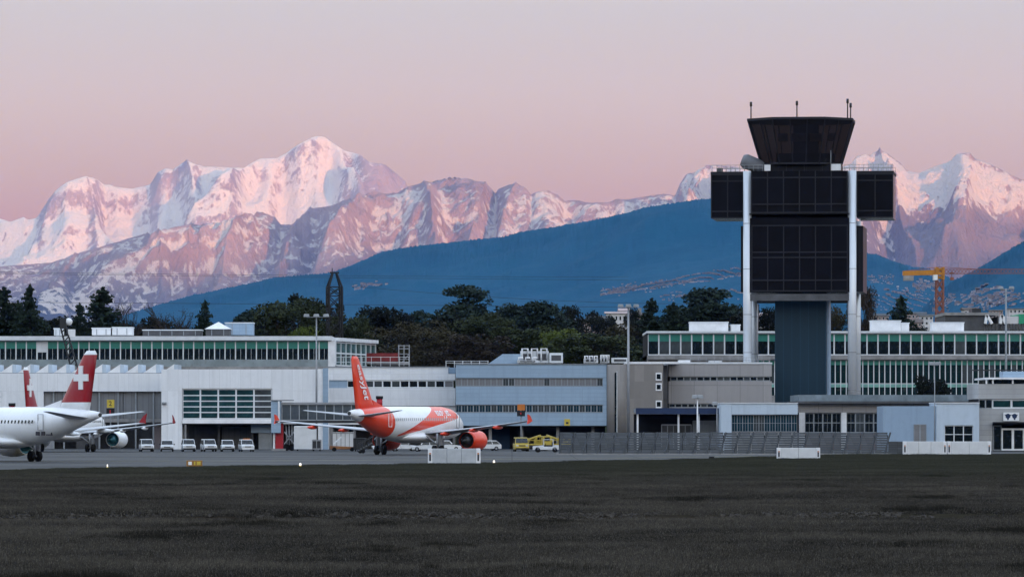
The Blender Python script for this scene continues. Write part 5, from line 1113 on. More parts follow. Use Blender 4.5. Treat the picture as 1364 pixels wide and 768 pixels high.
# ------------------------------------------------------------------ blast fence, barriers, small signs on the grass
FD = 668; f = empty('blast_fence', (X(745, FD), FD, 0), R(-0.4), 'long dark slatted jet blast fence leaning back across the apron edge', 'blast fence'); L_ = X(1183, FD) - X(745, FD)
M_FEN = panel_mat('weathered_fence', (0.080, 0.089, 0.099), (1.2, 0.30), rough=0.55, joint=0.45, wear=0.45)
n = 24; w = L_ / n; pm = None
for i in range(n):
    if pm is None:
        b = MB()
        for k in range(9): z0 = .12 + k * .31; yy = .0 + .95 * (z0 / 2.9) ** 1.3; y2 = .0 + .95 * ((z0 + .27) / 2.9) ** 1.3; b.hexa([(.04, yy, z0), (w - .04, yy, z0), (.04, yy + .05, z0), (w - .04, yy + .05, z0), (.04, y2, z0 + .27), (w - .04, y2, z0 + .27), (.04, y2 + .05, z0 + .27), (w - .04, y2 + .05, z0 + .27)])
        q = b.build('panel', M_FEN, f); pm = q.data
    else: q = bpy.data.objects.new('panel', pm); COL.objects.link(q); q.parent = f
    q.location = (i * w, random.uniform(-.02, .02), random.uniform(-.03, .03))
b = MB()
for i in range(n + 1): b.bar((i * w - (.55 if i else 0), -.12, .0), (i * w + .35, .9, 2.88), .14, .18)
b.build('slanted_ribs', mat('fence_rib', (0.065, 0.072, 0.08), 0.6, wear=0.3), f)
b = MB(); [b.bar((i * w, 3.2, 0), (i * w, 1.0, 2.5), .12) for i in range(n + 1)]; b.build('braces', M_DSTEEL, f); bx('footing', -.4, L_ + .4, -.25, 3.4, -.06, .12, M_SLAB, f); bx('end_plate', L_, L_ + 2.0, .2, .3, 0, 1.7, M_FEN, f)
def barrier(px0, px1, py0, py1, label, nb, m=M_VWHITE):
    d = GD(py1); o = empty('white_barrier', (X((px0 + px1) / 2, d), d, 0 if d > 600 else 0), 0, label, 'barrier', 'white barriers along the grass edge'); w = X(px1, d) - X(px0, d); h = Z(py0, d)
    e_ = .45
    for i in range(nb): a0 = -w / 2 + e_ + (w - 2 * e_) * i / nb; MB().box(a0 + .012, a0 + (w - 2 * e_) / nb - .012, 0, .9, .06, h).build('panel', m, o, bevel=.03)
    for s_ in (-1, 1):
        xx = s_ * (w / 2 - e_ / 2); b_ = MB().box(xx - e_ / 2, xx + e_ / 2, -.012, .92, .0, h + .012).build('end_post', M_WPAINT, o, bevel=.03); MB().box(xx - .09, xx + .09, -.05, -.028, h * .2, h * .62).build('marking', M_DTXT, b_); MB().box(xx - .09, xx + .09, -.052, -.028, h * .64, h * .72).build('reflector', M_ORANGE, b_)
    bx('skid', -w / 2, w / 2, .1, .8, -.06, .055, M_DSTEEL, o); return o
barrier(570, 640, 597, 617.5, 'grey-white three-panel barrier in front of the orange engine', 3, mat('barrier_grey', (0.46, 0.48, 0.50), 0.5, wear=0.2)); barrier(1035, 1092.5, 596, 611, 'white two-panel barrier before the blast fence', 2)
barrier(1203, 1261, 587.5, 605.5, 'white three-panel barrier, left one of the joined pair before the blue annexe', 3); barrier(1262, 1320, 587.5, 605.5, 'white two-panel barrier, right one of the joined pair beside the entrance doors', 2)
d = GD(622); o = empty('taxiway_sign', (X(259, d), d, -.02), R(8), 'small brown and yellow taxiway sign at the grass edge', 'sign'); MB().box(-.75, .75, 0, .3, .12, .68).build('cabinet', mat('sign_brown', (0.30, 0.15, 0.04), 0.5), o, bevel=.02)
for xx, w_ in ((-.42, .16), (.02, .07), (.4, .18)): MB().box(xx - w_, xx + w_, -.02, -.002, .25, .57).build('character', M_YELLOW if xx > -.2 else M_WTXT, o)
for sx in (-.55, .55): MB().tube([(sx, .15, -.04), (sx, .15, .14)], .05, 6).build('leg', M_STEEL, o)
m_lit, t_, b_ = mat_new('lit_lens'); b_.inputs['Base Color'].default_value = (.8, .8, .75, 1); b_.inputs['Emission Color'].default_value = (1, .86, .7, 1); b_.inputs['Emission Strength'].default_value = 0.6
for px, py, lab in ((400, 622, 'lit taxiway edge light left of the three-panel barrier'), (658, 618, 'lit taxiway edge light right of the three-panel barrier'), (143, 624, 'faint taxiway edge light in front of the nearest jet\'s tail')):
    d = GD(py); o = empty('edge_light', (X(px, d), d, -.04), 0, lab, 'edge light', 'taxiway edge lights'); MB().tube([(0, 0, 0), (0, 0, .22)], .08, 8).build('stem', M_YELLOW, o); MB().tube([(0, 0, .22), (0, 0, .34), (0, 0, .46)], [.10, .11, .05] if px > 200 else [.045, .05, .03], 10).build('lens', m_lit, o)
for px, py in ((948, 611),):
    d = GD(py); o = empty('marker_box', (X(px, d), d, -.05), 0, 'low black marker box on the grass edge before the blast fence', 'marker'); MB().box(-.3, .3, 0, .5, .0, .32).build('box', M_BLACK, o, bevel=.04); MB().box(-.34, .34, -.03, .53, .323, .36).build('lid', M_DSTEEL, o)

# ------------------------------------------------------------------ roof-top things behind the left glass terminal
def hut(name, px0, px1, py0, py1, d, m, label, cat='hut', group=None, roof=None, pyramid=False, dep=5):
    z0 = Z(py1, d); o = empty(name, (X((px0 + px1) / 2, d), d, z0), 0, label, cat, group); w = X(px1, d) - X(px0, d); h = Z(py0, d) - z0
    hw_ = h * (.5 if pyramid else 1); MB().box(-w / 2, w / 2, 0, dep, 0, hw_).build('wall', m, o)
    if pyramid: MB().add([(-w / 2 - .2, -.2, hw_), (w / 2 + .2, -.2, hw_), (w / 2 + .2, dep + .2, hw_), (-w / 2 - .2, dep + .2, hw_), (0, dep / 2, h * 1.05)], [(0, 1, 4), (1, 2, 4), (2, 3, 4), (3, 0, 4), (3, 2, 1, 0)]).build('roof', roof or M_WPAINT, o)
    else: MB().box(-w / 2 - .1, w / 2 + .1, -.1, dep + .1, hw_ + .003, hw_ + .18).build('roof', roof or M_FRAME, o)
    g = MB(); n = max(2, int(w / 2)); [g.box(-w / 2 + w * (i + .5) / n - .06, -w / 2 + w * (i + .5) / n + .06, -.05, -.003, .05, hw_ - .08) for i in range(n)]; g.build('ribs', M_GFRAME, o); return o
GR = 'huts and boxes on the left terminal roof'
hut('roof_cabin', 122.5, 147.5, 437.5, 446, 893, M_WPAINT, 'long white roof cabin, left of the two behind the red tail', 'roof cabin', GR); hut('roof_cabin', 149.5, 175.5, 436.5, 446, 893, M_WPAINT, 'long white roof cabin, right of the two, before the bare tree', 'roof cabin', GR)
hut('roof_cabin', 72, 82, 438, 446.5, 893, M_FRAME, 'small white roof cabin left of the lattice boom', 'roof cabin', GR); hut('tent', 274, 306, 429, 447, 897, M_SHADE, 'white peaked tent roof over a dark stand on the left terminal', 'tent', GR, pyramid=True)
hut('plant_house', 300, 337, 430.5, 446, 905, M_BLUEM, 'blue-grey plant house right of the white peaked tent', 'roof plant', GR); hut('roof_wall', 190, 268, 440, 447, 900, M_SHADE, 'long low grey roof wall left of the peaked tent', 'roof wall', GR)
d = 870; o = empty('lattice_boom', (X(101, d), d, Z(497, d)), 0, 'black lattice boom with a white work lamp leaning over the hall roof', 'boom')
A_ = Vector((0, 0, 0)); B_ = Vector((X(84.5, d) - X(101, d), 0, Z(436, d) - Z(497, d))); b = MB(); off = [Vector((sx * .55, sy * .55, sx * .12)) for sx in (-1, 1) for sy in (-1, 1)]
for q in off: b.bar(A_ + q, B_ + q * .8, .2)
for k in range(10):
    t0, t1 = k / 10, (k + 1) / 10
    for (i, j2) in ((0, 2), (1, 3), (0, 1), (2, 3)): b.bar(A_.lerp(B_, t0) + off[i], A_.lerp(B_, t1) + off[j2], .12)
b.build('boom', M_DSTEEL, o); b = MB(); bm_ = bmesh.new(); bmesh.ops.create_icosphere(bm_, subdivisions=2, radius=.65); b.add([tuple(v.co + B_ + Vector((.9, 0, 1.0))) for v in bm_.verts], [tuple(v.index for v in f_.verts) for f_ in bm_.faces], True); bm_.free(); b.build('work_lamp', M_WPAINT, o); MB().box(B_.x - .6, B_.x + .5, -.5, .5, B_.z - .2, B_.z + 1.6).build('boom_head', M_DSTEEL, o); MB().box(B_.x + .8, B_.x + 2.0, -.4, .4, B_.z - 1.6, B_.z - .3).build('winch_box', M_WPAINT, o)
d = 905; o = empty('work_platform', (X(520, d), d, Z(487, d)), 0, 'dark red covered work platform with grey scaffold at the end of the left glass terminal', 'scaffold'); q = lambda px: X(px, d) - X(520, d); zz = lambda py: Z(py, d) - Z(487, d)
MB().box(q(486), q(532), 0, 4, zz(481), zz(470)).build('red_screen', mat('dark_red_sheet', (0.22, 0.03, 0.03), 0.7, wear=0.35), o); MB().box(q(489), q(545), -.2, 4, zz(484.5), zz(481.5)).build('deck', M_SLAB, o); MB().prism([(q(495), zz(487)), (q(540), zz(487)), (q(532), zz(484.6)), (q(500), zz(484.6))], 'y', 0, 3).build('base', M_SHADE, o)
for yy in (-.3, 2.0):
    b = MB()
    for px in (531, 538, 545): b.box(q(px) - .07, q(px) + .07, yy, yy + .14, 0, zz(459))
    for py in (485, 478, 471, 464, 460): b.box(q(531) - .1, q(545) + .1, yy - .03, yy + .03, zz(py) - .05, zz(py) + .05)
    b.bar((q(531), yy + .05, 0), (q(545), yy + .05, zz(471)), .08); b.build('scaffold_frame', M_STEEL, o)

# ------------------------------------------------------------------ pylon, crane, wires
d = 1000; o = empty('lattice_pylon', (X(445.5, d), d, 0), R(12), 'black lattice pylon with a pointed top behind the left terminal', 'pylon'); h = Z(363, d); hm_ = Z(382, d); w0 = 1.35; b = MB(); zb_ = Z(470, d)
L4 = [(-1, -1), (1, -1), (1, 1), (-1, 1)]
for sx, sy in L4: b.bar((sx * w0, sy * w0, 0), (sx * w0 * .95, sy * w0 * .95, hm_), .32); b.bar((sx * w0 * .95, sy * w0 * .95, hm_), (sx * .35, sy * .35, h), .26)
k = 0; z0 = 0
while z0 < hm_ - .1:
    z1 = min(z0 + 2.4, hm_)
    for i in range(4): p_, r_ = L4[i], L4[(i + 1) % 4]; b.bar((p_[0] * w0, p_[1] * w0, z0), (r_[0] * w0, r_[1] * w0, z1), .16); b.bar((r_[0] * w0, r_[1] * w0, z0), (p_[0] * w0, p_[1] * w0, z1), .16); b.bar((p_[0] * w0, p_[1] * w0, z1), (r_[0] * w0, r_[1] * w0, z1), .14)
    z0 = z1
b.bar((-.9, 0, h), (.9, 0, h), .3); b.build('lattice', M_BLACK, o); MB().tube([(-.45, 0, h), (-.45, 0, h + .9)], .09, 6).build('lightning_rod', M_DSTEEL, o)
d = 1550; o = empty('tower_crane', (X(1251.5, d), d, 0), R(5), 'orange tower crane with a long red jib at the right', 'crane'); M_CRO = mat('crane_orange', (0.52, 0.21, 0.025), 0.5, wear=0.2); M_CRR = mat('crane_red', (0.26, 0.09, 0.06), 0.55, wear=0.2); ZC = lambda py: Z(py, d); q = lambda px: X(px, d) - X(1251.5, d)
def lattice(mb, a_, b_, w_, n_, r_):
    a_, b_ = Vector(a_), Vector(b_); dd = (b_ - a_).normalized(); u = dd.cross(Vector((0, 1, 0)) if abs(dd.y) < .9 else Vector((1, 0, 0))).normalized(); v = u.cross(dd); C4 = [(u * i + v * j_) * w_ / 2 for i, j_ in L4]
    for c_ in C4: mb.bar(a_ + c_, b_ + c_, r_)
    for k_ in range(n_):
        for i in range(4): mb.bar(a_.lerp(b_, k_ / n_) + C4[i], a_.lerp(b_, (k_ + 1) / n_) + C4[(i + 1) % 4], r_ * .7); mb.bar(a_.lerp(b_, k_ / n_) + C4[(i + 1) % 4], a_.lerp(b_, (k_ + 1) / n_) + C4[i], r_ * .7)
b = MB(); lattice(b, (0, 0, 0), (0, 0, ZC(372)), 2.1, 16, .36); b.build('mast', M_CRR, o); b = MB(); lattice(b, (0, 0, ZC(372)), (0, 0, ZC(356)), 2.2, 3, .5); b.box(-1.4, 1.4, -1.4, 1.4, ZC(366), ZC(364)); b.build('slewing_head', M_CRO, o)
b = MB(); lattice(b, (0, 0, ZC(361.5)), (q(1440), 0, ZC(360.5)), 1.4, 40, .11); b.build('jib', M_CRR, o); b = MB(); b.hexa([(q(1202), -.7, ZC(367)), (0, -.7, ZC(366)), (q(1202), .7, ZC(367)), (0, .7, ZC(366)), (q(1202), -.7, ZC(361)), (0, -.7, ZC(359)), (q(1202), .7, ZC(361)), (0, .7, ZC(359))]); b.build('counter_jib', M_CRO, o)
MB().box(q(1203), q(1216), -.9, .9, ZC(374), ZC(367.2)).build('counterweight', M_SLAB, o); MB().box(q(1242), q(1247.5), -1.9, -.3, ZC(373), ZC(366)).build('operator_cab', M_WPAINT, o); b = MB(); b.bar((0, 0, ZC(355.5)), (q(1205), 0, ZC(360.8)), .16); b.bar((0, 0, ZC(355.5)), (q(1320), 0, ZC(359)), .16); b.build('tie_bars', M_CRR, o)
b = MB(); b.box(q(1265), q(1271), -.8, .8, ZC(364), ZC(362.8)); b.tube([(q(1268), 0, ZC(364)), (q(1268), 0, ZC(371))], .1, 5); b.box(q(1266), q(1270.5), -.5, .5, ZC(373), ZC(369)); b.build('trolley_and_hook', M_CRR, o)
M_WIRE = mat('wire', (0.02, 0.02, 0.022), 0.6, wear=0.1)
for (y0, ym, y1, d, lab) in ((361.5, 366.5, 369, 1900, 'upper overhead wire crossing the mountains at left'), (363.5, 369, 373, 1905, 'second overhead wire just below the upper one'), (402, 405, 409, 1500, 'lowest overhead wire above the left conifers'), (382, 400, 405, 1700, 'overhead wire crossing the blue ridge in the middle')):
    pts = []
    for k in range(41):
        t = k / 40; px = -60 + 900 * t if y0 < 380 or y0 > 400 else 480 + 520 * t; py = (1 - t) * y0 + t * y1 + (ym - (y0 + y1) / 2) * 4 * t * (1 - t); pts.append((X(px, d), d + 40 * t, Z(py, d + 40 * t)))
    tag(MB().tube(pts, .055, 5).build('overhead_wire', M_WIRE), lab, 'wire', 'overhead power wires')

# ------------------------------------------------------------------ rising ground, houses and trees behind the terminal
bxx, byy = np.meshgrid(np.linspace(-420, 420, 60), np.linspace(935, 2600, 60))
bank = 13.0 * np.clip((byy - 940) / 45, 0, 1) + np.clip((byy - 1100) / 1500, 0, 1) * 22 + 0.6 * fbm(bxx / 60, byy / 60, 3, 300) * np.clip((byy - 945) / 60, 0, 1) - .04
me = grid_mesh('rising_ground', np.stack([bxx, byy, bank], -1)); tag(link('rising_ground', me, mat('park_grass', (0.035, 0.045, 0.02), 0.95, spec=0.05, wear=0.4)), 'wooded rising ground behind the terminal', kind='structure')
def bank_z(x, y): return float(13.0 * np.clip((y - 940) / 45, 0, 1) + np.clip((y - 1100) / 1500, 0, 1) * 22)

def leaf_mat(name, c0, c1):
    m, t, b_ = mat_new(name); b_.inputs['Roughness'].default_value = 0.8; b_.inputs['Specular IOR Level'].default_value = 0.1
    g = N(t, 'NewGeometry'); n1 = noise(t, 0.22, 4, 0.6, g.outputs['Position']); oi = N(t, 'ObjectInfo')
    c = mixc(t, rampf(t, n1, 0.35, 0.68), c0, c1); c = mixc(t, rampf(t, oi.outputs['Random'], 0, 1, 0, .4), c, tuple(v * .6 for v in c0)); t.links.new(c, b_.inputs['Base Color']); return m
LM = {'conifer': leaf_mat('conifer_needles', (0.012, 0.022, 0.016), (0.024, 0.038, 0.024)), 'cedar': leaf_mat('cedar_needles', (0.014, 0.026, 0.022), (0.028, 0.044, 0.034)),
      'green': leaf_mat('olive_leaves', (0.024, 0.034, 0.017), (0.048, 0.058, 0.027)), 'brown': leaf_mat('budding_twigs', (0.034, 0.031, 0.017), (0.060, 0.051, 0.027)),
      'bright': leaf_mat('fresh_leaves', (0.06, 0.085, 0.02), (0.11, 0.13, 0.03)), 'dark': leaf_mat('dark_evergreen', (0.007, 0.010, 0.009), (0.016, 0.020, 0.015)), 'rust': leaf_mat('rusty_twigs', (0.030, 0.024, 0.018), (0.046, 0.035, 0.026))}
M_BARK = mat('bark', (0.050, 0.040, 0.033), 0.95, spec=0.05, wear=0.4, scale=2)
def quads(P, size, rg, name, flat=0.0):
    n = len(P); a_ = rg.normal(size=(n, 3)); a_[:, 2] *= (1 - flat); a_ /= np.linalg.norm(a_, axis=1)[:, None]; b_ = np.cross(a_, rg.normal(size=(n, 3))); b_ /= np.linalg.norm(b_, axis=1)[:, None] + 1e-9
    s = (size * rg.uniform(.6, 1.4, n))[:, None]; V = np.stack([P - a_ * s, P - b_ * s * .55, P + a_ * s, P + b_ * s * .55], 1)
    me = bpy.data.meshes.new(name); me.vertices.add(n * 4); me.vertices.foreach_set('co', V.reshape(-1).astype(np.float32)); me.loops.add(n * 4); me.loops.foreach_set('vertex_index', np.arange(n * 4, dtype=np.int32)); me.polygons.add(n); me.polygons.foreach_set('loop_start', np.arange(0, n * 4, 4, dtype=np.int32)); me.update(); return me
def crown_conifer(rg, n=8000, tiers=19, droop=.12, gap=.22):      # unit tree: height 1, half width .5
    P = []; 
    for k in range(tiers):
        zt = .10 + .88 * k / tiers; r = .5 * (1 - zt) ** .85 * rg.uniform(.75, 1.12)
        nb = max(5, int(13 * (1 - zt) + 4))
        for i in range(nb):
            if rg.random() < gap * .5: continue
            a_ = rg.uniform(0, 2 * np.pi); L = r * rg.uniform(.6, 1.15); m = max(6, int(n / tiers / nb * (.4 + 1.6 * (1 - zt)))); t = rg.random(m) ** .7
            P.append(np.stack([np.cos(a_) * t * L + rg.normal(0, .016 + .03 * t * (1 - zt), m), np.sin(a_) * t * L + rg.normal(0, .016 + .03 * t * (1 - zt), m), zt - droop * t ** 1.5 * L * 1.2 + rg.normal(0, .010, m) + .02 * t], -1))
    P.append(np.stack([rg.normal(0, .006, 60), rg.normal(0, .006, 60), rg.uniform(.9, 1.0, 60)], -1)); return np.concatenate(P)
def crown_cedar(rg, n=8500):
    P = []; m0 = 44
    for k in range(m0):
        zt = rg.uniform(.22, .98); r = .5 * (1 - ((zt - .38) / .66) ** 2 if zt > .38 else .8 + zt * .5) ; r = max(.08, r) ; a_ = rg.uniform(0, 2 * np.pi); d = r * rg.uniform(.05, .8); rad = .12 + .12 * rg.random() * (1.2 - zt)
        m = int(n / m0); u = rg.normal(size=(m, 3)); u /= np.linalg.norm(u, axis=1)[:, None]; u *= rg.random(m)[:, None] ** .4
        P.append(np.stack([np.cos(a_) * d + u[:, 0] * rad * 1.35, np.sin(a_) * d + u[:, 1] * rad * 1.35, zt + u[:, 2] * rad * .42 - .04 * np.hypot(u[:, 0], u[:, 1])], -1))
    return np.concatenate(P)
def crown_round(rg, n=6000, blobs=34, low=.18):
    P = []
    for k in range(blobs):
        zt = rg.uniform(low, .93); r = .5 * math.sqrt(max(.05, 1 - ((zt - .55) / .46) ** 2)); a_ = rg.uniform(0, 2 * np.pi); d = r * rg.uniform(.15, .86); rad = rg.uniform(.08, .18)
        m = int(n / blobs); u = rg.normal(size=(m, 3)); u /= np.linalg.norm(u, axis=1)[:, None]; u *= (.55 + .45 * rg.random(m))[:, None]
        P.append(np.array([np.cos(a_) * d, np.sin(a_) * d, zt]) + u * rad * np.array([1, 1, .85]))
    return np.concatenate(P)
def branches(rg, H, Wd, n1=9, depth=3, r0=.022, sparse=True):
    """tapered limbs of a tree one unit high"""
    mb = MB(); mb.tube([(0, 0, -.02), (0.005, 0, .25), (0, .006, .5 if n1 else .9)], [r0, r0 * .8, r0 * .45], 7); tips = []
    def grow(p, d, L, r, k):
        q = p + d * L; mid = p + d * L * .5 + Vector(rg.normal(0, .012, 3)); mb.tube([p, mid, q], [r, r * .8, r * .55], 5, False); tips.append(q)
        if k:
            for _ in range(int(rg.integers(2, 4 + (k > 1)))): dd = (d + Vector(rg.normal(0, .45, 3)) + Vector((0, 0, .18))).normalized(); grow(p + d * L * rg.uniform(.45, 1), dd, L * rg.uniform(.5, .72), r * .55, k - 1)
    for i in range(n1):
        a_ = 2 * math.pi * i / n1 + rg.uniform(-.4, .4); z0 = rg.uniform(.2, .5); up = rg.uniform(.5, 1.4); d = Vector((math.cos(a_), math.sin(a_), up)).normalized(); grow(Vector((0, 0, z0)), d, rg.uniform(.20, .30), r0 * .5, depth)
    return mb, tips
TREES = {}
def tree_proto(kind, var):
    key = (kind, var)
    if key in TREES: return TREES[key]
    rg = np.random.default_rng(abs(hash(kind)) % 1000 if False else sum(map(ord, kind)) * 7 + var)
    if kind == 'conifer': me = quads(crown_conifer(rg), .021, rg, 'crown', .3); tb_, _ = branches(rg, 1, 1, 0, 0, .016); tb_.tube([(0, 0, .4), (0, 0, .96)], [.012, .003], 6)
    elif kind in ('cedar', 'dark'): me = quads(crown_cedar(rg) if kind == 'cedar' else crown_round(rg, 8000, 40, .12), .023, rg, 'crown', .5 if kind == 'cedar' else 0); tb_, _ = branches(rg, 1, 1, 8, 1, .03)
    elif kind == 'bare':
        tb_, tips = branches(rg, 1, 1, 11, 3, .022); T = np.array([tuple(t) for t in tips]); T = np.repeat(T, 2, 0); me = quads(T + rg.normal(0, .016, T.shape), .0065, rg, 'crown')
    else: me = quads(crown_round(rg, 8000, 42, .10), .021 if kind != 'brown' else .017, rg, 'crown'); tb_, _ = branches(rg, 1, 1, 9, 2, .022)
    w_ = float(np.percentile([math.hypot(v.co.x, v.co.y) for v in me.vertices], 90)) * (0.80 if kind == 'conifer' else 0.9); hmax = max(v.co.z for v in me.vertices)
    q = tb_.build('trunk', M_BARK); tm = q.data; bpy.data.objects.remove(q); TREES[key] = (me, tm, w_, hmax); return TREES[key]
KIND = {'conifer': ('conifer_tree', 'conifer'), 'cedar': ('cedar_tree', 'cedar'), 'green': ('broadleaf_tree', 'tree'), 'brown': ('broadleaf_tree', 'tree'), 'bare': ('bare_tree', 'tree'), 'dark': ('evergreen_tree', 'tree'), 'bright': ('shrub', 'shrub'), 'rust': ('broadleaf_tree', 'tree')}
MCACHE = {}
def tree(kind, px, py0, wpx, d, label, var=0, base=None):
    cm, tm, w_, hm_ = tree_proto(kind if kind not in ('bright', 'rust') else 'green', var); nm, cat = KIND[kind]
    x = X(px, d); zb = bank_z(x, d) if base is None else base; H = (Z(py0, d) - zb) / hm_; S_ = 1.42 * (wpx / F * d) / (2 * w_)
    o = empty(nm, (x, d, zb), random.uniform(0, 6.28), label, cat, 'trees behind the terminal'); o.scale = (S_, S_, H)
    k = (kind, var)
    if k not in MCACHE:
        c2 = cm.copy() if cm.materials else cm; c2.materials.clear(); c2.materials.append(LM.get(kind, LM['brown'])); MCACHE[k] = c2
    c = bpy.data.objects.new('crown', MCACHE[k]); COL.objects.link(c); c.parent = o
    t = bpy.data.objects.new('trunk', tm); COL.objects.link(t); t.parent = o; return o
T = tree
# left edge
T('conifer', 5, 381, 42, 1030, 'dark ragged conifer cut off by the left edge', 0); T('conifer', 24, 399, 26, 1050, 'slim dark conifer in the gap between the two tall left-edge conifers', 1); T('conifer', 40, 377, 33, 1025, 'tall narrow ragged conifer second from the left edge', 2)
T('conifer', 106, 402, 22, 1040, 'small pointed conifer touching the left side of the broad spruce', 1); T('conifer', 137, 381, 50, 1045, 'broad dark spruce above the white roof cabins', 0); T('bare', 171, 395, 44, 1060, 'pale bare tree just right of the broad spruce', 0)
T('dark', 78, 419, 40, 1075, 'low dark hedge tree behind the lattice boom', 0); T('dark', 192, 420, 40, 1080, 'low dark evergreen between the two bare trees', 1); T('bare', 229, 400, 52, 1050, 'wide bare spreading tree left of the small lone conifer', 1); T('dark', 215, 424, 40, 1085, 'low dark bush under the wide bare tree', 0)
T('conifer', 273, 398, 25, 1050, 'small lone conifer behind the white peaked tent', 2); T('dark', 250, 428, 36, 1090, 'low dark bush left of the lone conifer', 1); T('dark', 20, 418, 90, 1090, 'dark wide bush under the left-edge conifers', 1); T('dark', 130, 428, 90, 1095, 'dark wide bush under the broad spruce', 0)
# centre
T('cedar', 333, 410, 34, 1060, 'small flat-topped cedar right of the blue-grey plant house', 1); T('dark', 362, 403, 36, 1050, 'dark evergreen touching the left of the big olive tree', 0); T('green', 389, 394, 62, 1035, 'big round olive green tree left of the pylon', 0); T('dark', 411, 388, 36, 1065, 'black-green evergreen topping the olive tree on its right', 1); T('bright', 405, 433, 30, 985, 'low bright green shrub below the olive tree', 1)
T('dark', 315, 425, 46, 1090, 'low dark evergreen behind the blue-grey plant house', 1); T('dark', 428, 426, 44, 1085, 'dark bush left of the pylon foot', 0); T('conifer', 452, 400, 22, 1080, 'thin dark conifer just behind the pylon', 1); T('green', 466, 416, 40, 1070, 'dull green tree right of the pylon', 1)
T('dark', 497, 405, 46, 1080, 'dark evergreen above the dark red work platform, left of two', 0); T('dark', 527, 408, 40, 1085, 'dark evergreen above the dark red work platform, right of two', 1); T('cedar', 556, 412, 34, 1090, 'low dark cedar between the work platform and the tall cedar', 0); T('brown', 545, 424, 70, 1020, 'large olive brown budding tree right of the scaffold', 0); T('brown', 575, 436, 56, 1000, 'lower olive brown budding tree at the foot of the big one', 1)
T('dark', 597, 414, 40, 1050, 'black evergreen at the left foot of the tall cedar', 1); T('cedar', 622, 378, 68, 1060, 'tallest layered cedar in the middle of the tree belt', 0); T('green', 650, 415, 50, 1040, 'dull green tree under the right side of the tall cedar', 0); T('rust', 634, 444, 56, 985, 'rusty brown twiggy tree in front of the tall cedar', 1); T('dark', 665, 430, 60, 1050, 'dark bush behind the blue metal building\'s plant room', 0)
T('cedar', 683, 402, 44, 1085, 'flat umbrella-topped cedar right of the tall cedar', 1); T('cedar', 722, 399, 50, 1075, 'broad dark cedar above the silver rooftop ducts', 2); T('bright', 746, 436, 34, 990, 'low yellow-green shrub above the silver ducts', 0); T('green', 715, 432, 60, 1030, 'dull dark green bush under the broad cedar', 1); T('dark', 700, 425, 40, 1090, 'dark gap-filling evergreen between the two cedars', 1)
T('dark', 762, 404, 30, 1120, 'round dark tree in front of the pale houses', 0); T('dark', 800, 411, 26, 1150, 'small dark tree among the pale houses', 1); T('green', 797, 442, 66, 985, 'wide dark green bush left of the tall light pole', 0); T('dark', 765, 440, 44, 1040, 'dark bush below the round dark tree', 1); T('brown', 842, 428, 44, 1060, 'brownish tree behind the tall light pole', 1)
T('dark', 846, 408, 20, 1180, 'small far dark tree left of the two dark conifers', 0); T('conifer', 868, 396, 36, 1040, 'dark dense conifer, left of the pair at the glass terminal corner', 0); T('conifer', 897, 402, 38, 1035, 'dark dense conifer, right of the pair at the glass terminal corner', 1); T('dark', 880, 424, 60, 1060, 'dark undergrowth below the pair of conifers', 0)
T('cedar', 941, 381, 62, 1060, 'large dark blue-green cedar left of the control tower', 2); T('dark', 940, 408, 78, 1070, 'spreading dark lower crown beneath the large cedar', 1); T('dark', 985, 404, 30, 1080, 'dark tree half hidden by the left tower column', 0); T('dark', 1018, 400, 30, 1120, 'dark tree seen between the left column and the tower shaft', 1)
# right
T('brown', 1117, 404, 34, 1010, 'olive brown tree seen between shaft and right column', 0); T('rust', 1151, 372, 22, 1005, 'tall narrow rusty tree just right of the right column', 0); T('conifer', 1200, 392, 36, 1060, 'dark conifer behind the corrugated plant house, right of the tower', 2); T('dark', 1172, 436, 24, 1100, 'low dark bush left of the right-hand conifer', 1); T('dark', 1225, 432, 26, 1120, 'low dark bush left of the crane mast', 0)
T('dark', 1240, 496, 36, 800, 'dark bushy tree in front of the green lower windows at right', 1, base=0.0)
T('dark', 575, 420, 60, 1100, 'dark backdrop evergreen between the work platform and the tall cedar', 1); T('dark', 650, 426, 70, 1100, 'dark backdrop evergreen under the tall cedar', 0); T('dark', 820, 438, 60, 1090, 'dark backdrop bush behind the round plant unit', 1); T('dark', 470, 430, 60, 1100, 'dark backdrop bush behind the scaffold', 1); T('dark', 345, 428, 60, 1100, 'dark backdrop bush left of the olive tree', 0); T('dark', 740, 428, 60, 1105, 'dark backdrop bush under the pale houses', 0)

